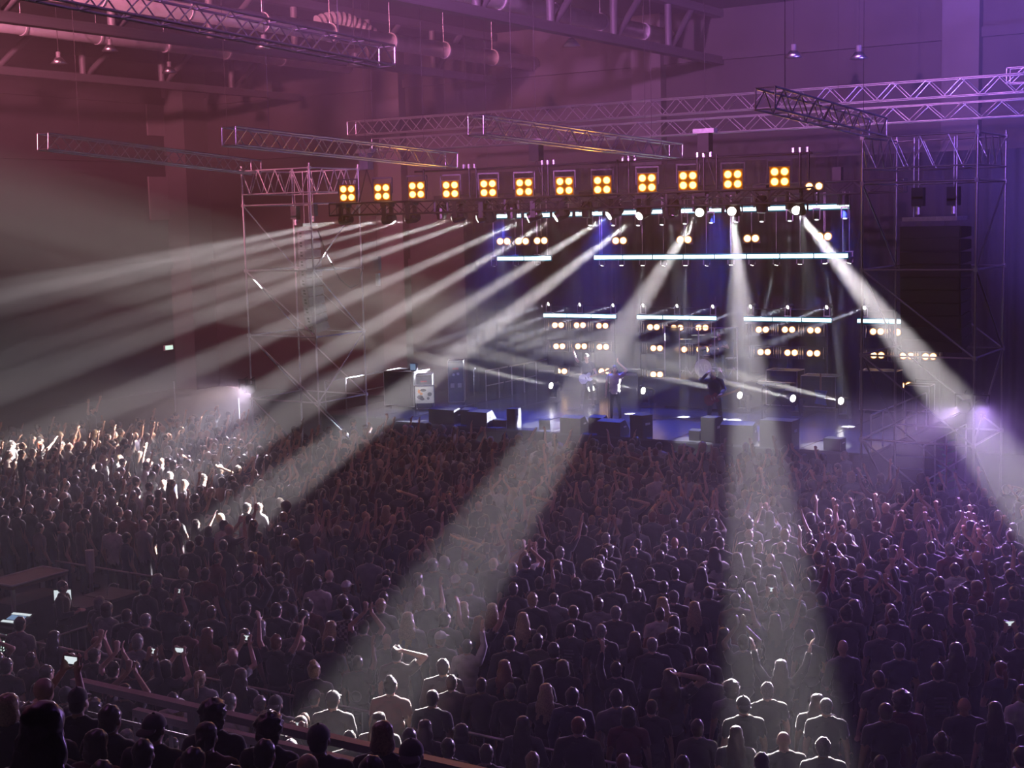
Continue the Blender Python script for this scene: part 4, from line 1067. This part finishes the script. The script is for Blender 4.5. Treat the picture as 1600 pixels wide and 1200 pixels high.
# hand-placed people: head position in the photograph on the hall floor, hair, colour, top, pose
T = '''297 855 short brown black stand;265 858 short dark black stand;373 904 short grey charcoal stand;291 922 short dark black stand;393 921 short dark black clap;444 930 short dark charcoal stand
330 957 cropped brown black stand;384 951 short dark black stand;432 954 short dark black stand;286 984 short dark maroon folded;318 995 long red maroon stand;385 1017 bald dark black phone
414 1011 short red black both;444 1012 bald dark black stand;463 993 short dark charcoal stand;48 1032 short brown charcoal stand;111 1032 cropped grey black stand;147 1025 short dark black clap
177 1047 short dark black clap;207 1047 short brown black phone;72 1053 short brown black stand;12 1030 cropped brown navy stand;38 1028 short dark black stand;245 1050 bob dark black phone
270 1095 short dark white stand;358 1098 short grey white stand;385 1107 short grey grey stand;420 1098 backcap dark charcoal stand;468 1125 bald dark black stand;502 1101 cap dark charcoal stand
817 969 long blond black folded;541 918 cap blond charcoal stand;496 912 short dark white stand;610 885 short dark black stand;514 900 bald dark black stand;656 927 long blond white stand
668 942 short dark charcoal right;724 951 long blond charcoal stand;769 954 long blond charcoal stand;802 921 short brown black stand;832 938 short blond black stand;843 912 short dark black right
637 969 long blond grey stand;695 969 short brown charcoal stand;748 974 long red black both;517 982 long blond black stand;515 1007 short brown black stand;493 975 short dark black stand
544 958 short dark plaid stand;604 1002 bald dark black stand;620 1022 short dark charcoal elbow;688 999 cap blond black stand;692 1043 short dark charcoal stand;730 1011 short dark white right
568 981 short dark black clap;559 1037 short dark black right;510 1040 bun blond black stand;610 1073 bun dark maroon stand;691 1075 short brown charcoal stand;797 1005 cropped brown black stand
847 990 short dark black stand;752 1071 cropped brown black stand;788 1044 long red black stand;838 1053 long brown black stand;853 1082 long blond black stand;808 1082 short dark black stand
865 1017 short dark black stand;472 1128 cropped brown black stand;427 1131 curly brown black stand;592 1128 long brown charcoal stand;577 1146 short dark charcoal stand;664 1140 long brown black stand
640 1150 short dark black stand;721 1146 bob dark black stand;700 1170 short dark black stand;760 1179 short brown black stand;832 1191 short blond black stand
926 894 afro brown charcoal stand;875 864 short grey black stand;950 861 curly dark black stand;1037 858 short dark black stand;1031 870 short brown black stand;1067 864 cropped grey black stand
1091 849 short dark black stand;1097 891 short dark black stand;1055 897 short dark black stand;1016 897 short brown black stand;1002 897 short dark black stand;980 906 long brown black stand
1037 918 short dark black stand;953 915 short dark charcoal stand;864 903 short brown black stand;887 909 short dark black stand;995 930 short dark charcoal folded;1035 944 long blond charcoal stand
1085 951 long blond black stand;1127 921 short brown black stand;1146 910 short dark black stand;1143 930 bun dark charcoal stand;1169 924 long brown black stand;1205 909 long brown charcoal stand
1233 924 short blond black stand;962 958 cropped grey charcoal stand;935 945 short brown grey folded;896 957 cropped brown black stand;1031 960 short dark white stand;1053 974 bob brown black stand
1209 945 short dark charcoal phone;1253 954 short brown charcoal stand;1211 971 long brown black both;939 987 cropped grey black stand;884 981 cropped brown charcoal stand;992 999 long brown grey stand
1019 1008 cropped grey black stand;1056 993 curly dark black stand;1161 1005 short brown black clap;1131 993 long dark black stand;861 1014 short dark black stand;963 1047 short dark black left
879 1044 bob brown black stand;1047 1059 long brown charcoal elbow;1091 1056 short dark charcoal stand;1133 1077 curly brown grey stand;1199 1080 short grey black stand;1220 1044 long brown black both
963 1092 short dark grey stand;1010 1107 cropped brown black stand;947 1125 bob dark maroon stand;1088 1140 short brown charcoal stand;1143 1155 long brown charcoal stand;1209 1172 bald dark black stand
1265 996 short brown black stand;885 1095 short dark navy stand;974 1194 short red black stand;1067 1197 short dark black stand;1277 1098 long brown black stand
1279 873 short brown black stand;1316 859 short dark black stand;1316 879 cropped grey black stand;1334 882 short dark charcoal folded;1381 867 short brown black both;1459 852 short dark black stand
1412 891 short dark charcoal clap;1441 877 short dark black stand;1492 891 short dark white stand;1516 897 short dark black point;1543 891 short brown charcoal folded;1567 897 short brown charcoal stand
1585 927 short brown black stand;1268 897 short dark charcoal stand;1321 924 bun brown charcoal stand;1384 933 short dark black clap;1453 906 short dark charcoal stand;1450 945 short dark black stand
1534 948 cropped brown black stand;1513 965 short dark black left;1322 960 bun dark black stand;1378 987 cropped grey charcoal stand;1385 969 short dark black stand;1517 993 bald dark black stand
1594 1002 short brown black phone;1373 1062 short brown charcoal stand;1465 1050 short brown black stand;1409 1097 curly dark maroon stand;1384 1113 cropped brown black stand;1507 1104 bald dark black stand
1535 1106 long brown black stand;1582 1125 cropped brown black stand;1297 1101 cropped grey black stand;1282 1172 short grey charcoal stand;1376 1196 short brown black stand'''
FOCUS = Vector((-20.5, 41, 0))
def face_stage(p, j=.18): return -math.atan2(FOCUS.x - p.x, FOCUS.y - p.y) + random.uniform(-j, j)
SPOTS = []                     # every occupied place (x, y)
PHONES = []
def add_person(u, v, hair, hcol, top, pose, floor_z=0.0, extra='', group='concert crowd on the hall floor', fixed=True, sc=None, pos=None):
    sc = sc or random.uniform(.95, 1.06)
    p = pos if pos is not None else atz(u, v, floor_z + 1.635 * sc); p = Vector((p.x, p.y, floor_z))
    if floor_z == 0 and abs(p.y - 15.2) < .38: p.y = 15.2 + (.4 if p.y > 15.2 else -.4)
    for _ in range(40):            # nobody stands inside a neighbour
        near = [q for q in SPOTS if (q[0] - p.x) ** 2 + (q[1] - p.y) ** 2 < .44 ** 2]
        if not near: break
        dv = Vector((p.x - near[0][0], p.y - near[0][1], 0))
        if dv.length < .02: dv = Vector((random.uniform(-1, 1), random.uniform(-1, 1), 0))
        p = Vector((near[0][0], near[0][1], floor_z)) + dv.normalized() * .46 + Vector((random.uniform(-.06, .06), random.uniform(-.06, .06), 0))
    sl = random.random() < .3
    tries = 0
    lab = plabel(hair, hcol, top, pose, sl, u, v, extra)
    while lab in USED and tries < 60:
        tries += 1
        if tries % 3 == 1: sl = not sl
        if not fixed or tries > 2: top = random.choice(['black', 'black', 'charcoal', 'charcoal', 'navy', 'grey', 'olive', 'maroon'])
        if not fixed or tries > 8: hcol = random.choice(['dark', 'brown', 'brown', 'grey', 'blond'])
        if not fixed and tries > 4: hair = random.choice(HSTY[:6] + ['cropped', 'bald'])
        lab = plabel(hair, hcol, top, pose, sl, u, v, extra)
    USED.add(lab)
    yaw = face_stage(p)
    o = person(p, yaw, pose, hair, hcol, top, 'person with ' + lab, sc, random.uniform(.94, 1.1), random.choice([0, 0, 1, 1, 2, 0, 1, 3]), sl, group, trou=random.randint(0, 2))
    SPOTS.append((p.x, p.y))
    if pose == 'phone' and len(PHONES) < 8: PHONES.append(o)
    return o
NAMED = {}
for row in T.replace('\n', ';').split(';'):
    a = row.split(); NAMED[(int(a[0]), int(a[1]))] = add_person(float(a[0]), float(a[1]), *a[2:6])
# printed shirt backs
def back_of(k): return NAMED[k]
text_mesh('shirt_print', 'TAMES', .12, 'grey', back_of((444, 1012)), (0, -.158, 1.30), (PI / 2, 0, 0), .012)
rg = MB()
for k in range(20):
    a, b = 2 * PI * k / 20, 2 * PI * (k + 1) / 20
    rg.tube((.085 * math.cos(a), 0, .085 * math.sin(a)), (.085 * math.cos(b), 0, .085 * math.sin(b)), .009, n=6)
rg.build('shirt_print', 'panel', back_of((559, 1037)), (0.01, -.150, 1.16))
for key in ((1465, 1050), (884, 981)):
    g = MB()
    for k in range(5): g.mm((-.09 + .01 * (k % 2), -.004, .055 * k), (.09 - .02 * (k % 3), .012, .055 * k + .022))
    g.build('shirt_print', 'grey', back_of(key), (0, -.152, 1.10))

# ------------------------------------------------------------------ the stand below the camera
stn = thing('seating_stand', 'stepped grey stand in the near left corner', 'stand', (0, 0, 0))
ROWS = [(2.4, 6.9, 9.45)] + [(2.4 + .5 * k, 6.9 - .9 * k, 7.8 - .9 * k) for k in range(1, 9)]
for k, (z, ya, yb) in enumerate(ROWS): MB().mm((-16, ya, 0.0), (6, yb if k == 0 else ya + .9, z)).build('step', 'concrete', stn)
gr = thing('stand_rail', 'pale painted guard rail at the front edge of the stand', 'railing', (-11.1, 9.2, 2.4))
for k in range(6): ubox('post', (.05 + k * 1.55, 0, .55), (.10, .06, 1.1), 'railpaint', gr)
ubox('top_rail', (3.9, 0, 1.1), (7.9, .10, .07), 'railpaint', gr); rod('mid_rail', (0, 0, .80), (7.8, 0, .80), .02, 'railpaint', gr)
kbp = thing('kick_board', 'low pale fence board just beyond the stand rail', 'barrier', (-11.0, 9.75, 0))
ubox('top_rail', (2.6, 0, 3.05), (5.0, .08, .08), 'railpaint', kbp)
for k in range(34): ubox('bar', (.15 + k * .15, 0, 2.75), (.035, .03, .6), 'railpaint', kbp)
for k in range(3): rod('post', (.1 + k * 2.4, 0, 0), (.1 + k * 2.4, 0, 3.05), .035, 'railpaint', kbp)
TIER = '''12 1107 bob blond black stand;67 1080 bald dark charcoal phone;72 1098 cap dark black stand;35 1108 short blond black stand;126 1112 short brown black stand;55 1150 long brown black stand
150 1165 bob brown maroon stand;128 1188 short dark black stand;165 1142 backcap dark black stand;196 1150 curly dark black stand;250 1142 ponytail brown maroon stand;255 1172 short brown black stand
290 1168 short dark charcoal stand;318 1167 curly dark black stand;355 1187 short dark black stand;385 1180 cap dark black stand;432 1176 bob blond black folded;470 1197 cropped blond grey stand
617 1166 backcap dark black stand;525 1180 short dark black stand;208 1188 short dark black stand;20 1180 short dark black stand;98 1195 bob dark black stand'''
for row in TIER.replace('\n', ';').split(';'):
    a = row.split(); u, v = float(a[0]), float(a[1]); best = None
    for z, ya, yb in (ROWS[4:5] if (u, v) == (55, 1150) else ROWS[:1]):
        p = atz(u, v, z + 1.635); mid = (ya + min(yb, ya + .9)) / 2 if z > 2.5 else 8.5
        if best is None or abs(p.y - mid) < best[0] - .02: best = (abs(p.y - mid), z, p, ya, yb)
    _, z, p, ya, yb = best; p.y = min(max(p.y, ya + .22), (yb if z < 2.5 else ya + .9) - .22)
    add_person(u, v, *a[2:6], floor_z=z, group='people on the stand', pos=p, sc=1.0)

# ------------------------------------------------------------------ mixing position
fh = thing('flight_table', 'large wood-topped flight case table at the mixing position', 'table', (-22.3, 16.5, 0))
MB().mm((0, 0, 1.42), (.75, 1.3, 1.5)).build('top', 'woodtop', fh)
for a, b in (((0, 0, 1.5), (.75, 0, 1.5)), ((0, 1.3, 1.5), (.75, 1.3, 1.5)), ((0, 0, 1.5), (0, 1.3, 1.5)), ((.75, 0, 1.5), (.75, 1.3, 1.5))): rod('edge_trim', a, b, .02, 'railpaint', fh)
for x in (.04, .71):
    for y in (.04, 1.26): ubox('leg', (x, y, .71), (.06, .06, 1.42), 'railpaint', fh)
MB().mm((.06, .06, .3), (.69, 1.24, 1.1)).build('case_body', 'caseply', fh)
dk = thing('mixing_desk', 'black draped mixing desk with a pale flat top', 'desk', (-21.05, 17.0, 0))
MB().mm((0, 0, 0), (.76, 1.4, 1.04)).build('drape', 'drape', dk)
ubox('top_panel', (.38, .34, 1.07), (.78, .68, .06), 'caseply', dk); ubox('top_panel', (.38, 1.06, 1.07), (.78, .70, .06), 'caseply', dk)
sc_ = thing('monitor_screen', 'bright white screen before the sound engineer', 'screen', (-20.92, 17.12, 1.1), math.radians(36))
MB().box((0, .02, .16), (.34, .03, .22)).build('casing', 'black', sc_); MB().box((0, .0, .16), (.31, .012, .19)).build('display', 'screen', sc_); MB().box((0, .02, .025), (.1, .1, .05)).build('foot', 'black', sc_)
lm2 = thing('desk_lamp', 'thin curved gooseneck lamp on the mixing desk', 'lamp', (-20.6, 17.9, 1.1))
MB().path([(0, 0, 0), (.02, 0, .15), (.06, .02, .22), (.14, .05, .25), (.22, .08, .22)], .01).build('neck', 'steel', lm2); MB().ell((.22, .08, .22), (.03, .02, .02)).build('lamp_head', 'steel', lm2)
rk = thing('effects_rack', 'low rack with rows of tiny lit meters at the mixing position', 'rack', (-21.45, 15.9, 0))
MB().mm((0, 0, 0), (.6, .55, .92)).build('body', 'black', rk)
for c in range(2):
    for k in range(5): ubox('meter', (.26 + c * .11, -.006, .45 + k * .055), (.05 if c else .035, .012, .025), 'ledgreen', rk)
for k in range(5): ubox('indicator', (.08 + k * .09, -.006, .8), (.03, .012, .02), ['ledgreen', 'screenblue'][k % 2], rk)
tb = thing('lighting_console', 'tilted console with two bright strips beside the rack', 'console', (-21.35, 16.0, .92), math.radians(10))
MB().prism([(0, 0), (.42, 0), (.42, .14), (0, .05)], 0, .5, 0).build('body', 'black', tb)
MB().prism([(.02, .06), (.08, .074), (.08, .082), (.02, .068)], .04, .46, 0).build('lit_strip', 'screen', tb); MB().prism([(.3, .122), (.36, .136), (.36, .144), (.3, .13)], .04, .46, 0).build('lit_strip', 'screen', tb)
MB().prism([(.12, .083), (.27, .117), (.27, .124), (.12, .09)], .08, .42, 0).build('display', 'screenblue', tb)
p = aty(97, 917, 16.72)
person((p.x, 16.72, 0), math.radians(-60), 'folded', 'short', 'dark', 'black', 'sound engineer in black bent over the lit screen', p.z / 1.635, 1, 0, True, None)
SPOTS.append((p.x, 16.72))
for k, (u, v) in enumerate(((198, 962), (222, 967))):
    add_person(u, v, 'cropped', ['brown', 'grey'][k], 'black', 'stand', extra='standing beside the mixing desk', sc=1.02)
bx0 = thing('speaker_stand', 'pale upright loudspeaker post behind the mixing desk', 'speaker', (-22.2, 18.9, 0))
MB().tube((0, 0, 0), (0, 0, 1.15), .04, n=10).build('pole', 'steel', bx0); MB().tube((0, 0, 1.15), (0, 0, 1.6), .09, n=12).build('head', 'whitepaint', bx0)
for k in range(2): barrier('barrier at the stage side of the mixing pen, ' + ORD[k] + ' from the left', -23.8 + k * 2.25, 19.35, 2.2, group='mixing pen barriers', bars=False)
barrier('barrier along the right side of the mixing pen', -19.3, 15.4, 2.0, rotz=PI / 2, group='mixing pen barriers'); barrier('far barrier along the right side of the mixing pen', -19.3, 17.45, 1.85, rotz=PI / 2, group='mixing pen barriers')
for k in range(6): barrier('barrier in the row between floor and stand, ' + ORD[k] + ' from the left', -20.6 + k * 2.25, 15.2, 2.2, group='barriers before the stand')
for k in range(3): barrier('barrier running back towards the stand below the mixing pen, ' + ORD[k], -22.6, 12.9 - k * 2.25, 2.2, rotz=PI / 2, group='side aisle barriers', bars=False)

# ------------------------------------------------------------------ performers on stage
V3 = Vector
make_body('singer', (((.27, -.02, 1.14), (.28, .04, .90), (0, .1, -1)), ((-.37, .06, 1.60), (-.13, .10, 1.83), (.35, -.1, .8))), lo=False, stance=.03, hipshift=.02)
make_body('guitarist', (((.36, .16, 1.44), (.16, .17, 1.66), (-.8, -.1, .5)), ((-.29, .06, 1.16), (-.24, .28, 1.06), (.5, .8, 0))), lo=False, stance=.10, headtilt=(.02, .06))
make_body('bassist', (((.34, .10, 1.58), (.42, .16, 1.83), (.1, .1, 1)), ((-.28, .06, 1.16), (-.30, .28, 1.12), (.2, .9, .2))), lo=False, stance=.08)
make_body('drummer', (((.34, .14, 1.20), (.22, .38, 1.28), (-.2, 1, .1)), ((-.34, .14, 1.20), (-.22, .38, 1.28), (.2, 1, .1))), lo=False, sit=True)
def performer(u, v, key, yaw, hair, hcol, top, label, sc, sl=False, pos=None):
    p = pos or atz(u, v, SZ)
    o = person(p, yaw, 'stand', hair, hcol, top, label, sc, 1.0, 0, sl, 'band on stage', key=key)
    for s in (-1, 1): MB().ell(HC + V3((s * .03, .083, .012)), (.011, .008, .008), nu=8, nv=6).build('eye', 'black', o)
    return p
ps1 = performer(962, 658, 'singer', math.radians(180 + 24), 'long', 'brown', 'cream', 'singer in sleeveless cream shirt and black trousers, arm raised to head', 1.03)
mic_stand('straight microphone stand before the singer', ps1.x - .02, ps1.y - .42, 1.56)
ps2 = performer(1117, 671, 'guitarist', math.radians(180 + 15), 'hat', 'dark', 'black', 'hatted guitarist in black bowing with one hand at the brim', 1.06, True)
ps3 = performer(918, 636, 'bassist', math.radians(180 + 30), 'short', 'brown', 'black', 'guitarist in black with one arm raised behind the singer', 1.06)
performer(0, 0, 'drummer', math.radians(180 + 10), 'short', 'brown', 'charcoal', 'drummer seated behind the acrylic screen', 1.0, pos=V3((KX - .02, KY + .88, RZ - .27)))
mic_stand('microphone stand right of the hatted guitarist', atz(1195, 690, SZ).x, 37.5, 1.55); mic_stand('microphone stand beside the left stage rail', -26.9, 39.9, 1.4)
def guitar(label, base, yaw, mat, tilt):
    t = thing('electric_guitar', label, 'guitar', base, yaw, 'guitars being played'); t.rotation_euler = (0, tilt, yaw)
    MB().prism([(-.30, -.02), (-.24, .15), (-.10, .17), (0, .11), (.10, .16), (.17, .12), (.12, .0), (.17, -.12), (.08, -.15), (0, -.11), (-.12, -.18), (-.25, -.15)], -.025, .025, 1).build('body', mat, t)
    MB().mm((.1, -.035, -.03), (.72, -.02, .03)).build('neck', 'guitar_neck', t); MB().mm((.72, -.035, -.045), (.88, -.018, .05)).build('headstock', 'guitar_neck', t)
    for x in (-.05, .04): MB().mm((x - .02, -.035, -.045), (x + .02, -.025, .045)).build('pickup', 'chrome', t)
f2 = lambda p, yaw, d, z: V3((p.x - math.sin(yaw) * d, p.y + math.cos(yaw) * d, p.z + z))
guitar('dark guitar slung low on the hatted guitarist', f2(ps2, math.radians(195), .22, .98), math.radians(15), 'guitar', -.35)
guitar('pale guitar slung on the guitarist behind the singer', f2(ps3, math.radians(210), .22, 1.05), math.radians(30), 'whitepaint', -.3)

q = atz(143, 640, 2.28)
make_body('rider', POSES['both'], lo=False, sit=True)
person((q.x, q.y, .64), face_stage(q), 'stand', 'short', 'brown', 'charcoal', 'person riding on shoulders above the far left crowd, arms up', 1.0, 1.0, 0, False, None, key='rider')
add_person(143, 668, 'cap', 'dark', 'black', 'stand', extra='carrying the rider far left', pos=V3((q.x, q.y - .02, 0)))
# ------------------------------------------------------------------ the rest of the crowd
def density(x, y):
    if y > 26: return .50
    if y > 21: return .54
    return .62 if x < -12 else .78
def allowed(x, y):
    if y > 35.2 or y < 10.1: return False
    if x < -28.0 and (y > 35.3 - (-28 - x) * .05 or y > 39.2 + (x + 32) * 1.6): return False
    if x < -38.4: return False
    if -31.7 < x < -28.3 and 33.4 < y < 36.4: return False
    if -11.6 < x < -7.9 and 32.9 < y < 36.6: return False
    if x > -11.5 and y > 33.6: return False
    if -25 < x < -19.05 and 15.0 < y < 19.7: return False
    if abs(y - 15.2) < .35 and -21 < x < -6.8: return False
    if x < -19 and y < 15.6: return False
    if x > -13 and y < 15.2 and random.random() < .5: return False
    if -22.9 < x < -22.3 and y < 15.2: return False
    return True
cell = {}
def near(x, y, r):
    for i in range(int(x) - 1, int(x) + 2):
        for j in range(int(y) - 1, int(y) + 2):
            for a, b in cell.get((i, j), ()):
                if (a - x) ** 2 + (b - y) ** 2 < r * r: return True
    return False
for x, y in SPOTS: cell.setdefault((int(x), int(y)), []).append((x, y))
FILL = []
for _ in range(26000):
    x, y = random.uniform(-38.5, -1), random.uniform(10, 35.3)
    u, v, d = project((x, y, 1.6))
    if not (-25 < u < 1625 and v < 1215) or not allowed(x, y): continue
    if near(x, y, density(x, y)): continue
    cell.setdefault((int(x), int(y)), []).append((x, y)); FILL.append((d, x, y, u, v))
FILL.sort()
n_have = len(NAMED) + len(TIER.replace('\n', ';').split(';')) + 3
n_more = max(0, 300 - n_have)
def rand_look(y):
    up = .42 if y > 27 else .25 if y > 21 else .10
    pose = random.choice(['right', 'left', 'both', 'clap', 'point', 'right', 'phone', 'elbow']) if random.random() < up else random.choice(['stand', 'stand', 'stand', 'folded'])
    hair = random.choices(HSTY[:6] + ['cropped', 'bald', 'cap', 'backcap'], [9, 5, 2, 1, 2, 1, 5, 2, 1, 1])[0]
    return hair, random.choices(['dark', 'brown', 'blond', 'grey', 'red'], [8, 6, 2, 2, 1])[0], random.choices(['black', 'charcoal', 'grey', 'white', 'navy', 'maroon', 'olive'], [10, 6, 2, 1.5, 2, 1, 1])[0], pose
for d, x, y, u, v in FILL[:n_more]:
    add_person(u, v, *rand_look(y), fixed=False, pos=V3((x, y, 0)))
# beyond the nearest three hundred: one mass
SK, HK, TK, RK = 4, 5, 7, 3
mats = SKIN + [HAIRC[k] for k in ('dark', 'brown', 'blond', 'grey', 'red')] + [TOPC[k] for k in ('black', 'charcoal', 'grey', 'white', 'navy', 'maroon', 'olive')] + TROU
VV, FF, MI = [], [], []; nv = 0
for d, x, y, u, v in FILL[n_more:]:
    hair, hcol, top, pose = rand_look(y)
    sc = random.uniform(.92, 1.07); a = face_stage(V3((x, y, 0)), .35); c, s = math.cos(a), math.sin(a); ft_ = random.uniform(.95, 1.1)
    R = np.array([[c, -s, 0], [s, c, 0], [0, 0, 1]]) * sc; R[:, :2] *= ft_
    bv, bf, bm_ = LOW[pose]; sk = random.choice([0, 0, 1, 1, 2, 3]); hm = SK + ['dark', 'brown', 'blond', 'grey', 'red'].index(hcol); tm = SK + HK + ['black', 'charcoal', 'grey', 'white', 'navy', 'maroon', 'olive'].index(top); rm_ = SK + HK + TK + random.randint(0, 2)
    VV.append(bv @ R.T + np.array([x, y, 0])); FF.append(bf + nv); nv += len(bv); MI.append(np.array([sk, tm, rm_])[bm_])
    hs = hair if hair in HLOW else ('cropped' if hair != 'bald' else None)
    if hs:
        hv, hf = HLOW[hs]; VV.append(hv @ R.T + np.array([x, y, 0])); FF.append(hf + nv); nv += len(hv); MI.append(np.full(len(hf), hm))
if VV:
    VV = np.vstack(VV).astype(np.float32); FF = np.vstack(FF).astype(np.int32); MI = np.concatenate(MI).astype(np.int32)
    me = bpy.data.meshes.new('crowd'); me.vertices.add(len(VV)); me.vertices.foreach_set('co', VV.ravel())
    me.loops.add(FF.size); me.loops.foreach_set('vertex_index', FF.ravel())
    me.polygons.add(len(FF)); me.polygons.foreach_set('loop_start', np.arange(0, FF.size, 3, dtype=np.int32)); me.polygons.foreach_set('loop_total', np.full(len(FF), 3, np.int32))
    for m in mats: me.materials.append(m)
    me.polygons.foreach_set('material_index', MI); me.polygons.foreach_set('use_smooth', np.ones(len(FF), bool)); me.update(calc_edges=True); me.validate()
    cr = link('crowd', me); cr['kind'] = 'stuff'; cr['label'] = 'dense far crowd with raised hands before the stage'; cr['category'] = 'crowd'
print('people', n_have, len(FILL), 'mass tris', len(FF) if len(VV) else 0)

# phones and cups held up in the crowd
for k, o in enumerate(PHONES):
    t = thing('phone', 'glowing phone, holder with ' + o['label'].split(' with ')[1].split(',')[0] + ', ' + zone(*project(o.location + V3((0, 0, 1.7)))[:2]), 'phone', (0, 0, 0), 0, 'phones held up')
    t.matrix_world = Matrix.Translation(o.location) @ Matrix.Rotation(o.rotation_euler.z, 4, 'Z') @ Matrix.Scale(o.scale.z, 4) @ Matrix.Translation((0, .375, 1.80))
    MB().box((0, 0, 0), (.15, .009, .075)).build('case', 'black', t); MB().box((0, -.0055, 0), (.138, .003, .066)).build('lit_display', 'screen', t)
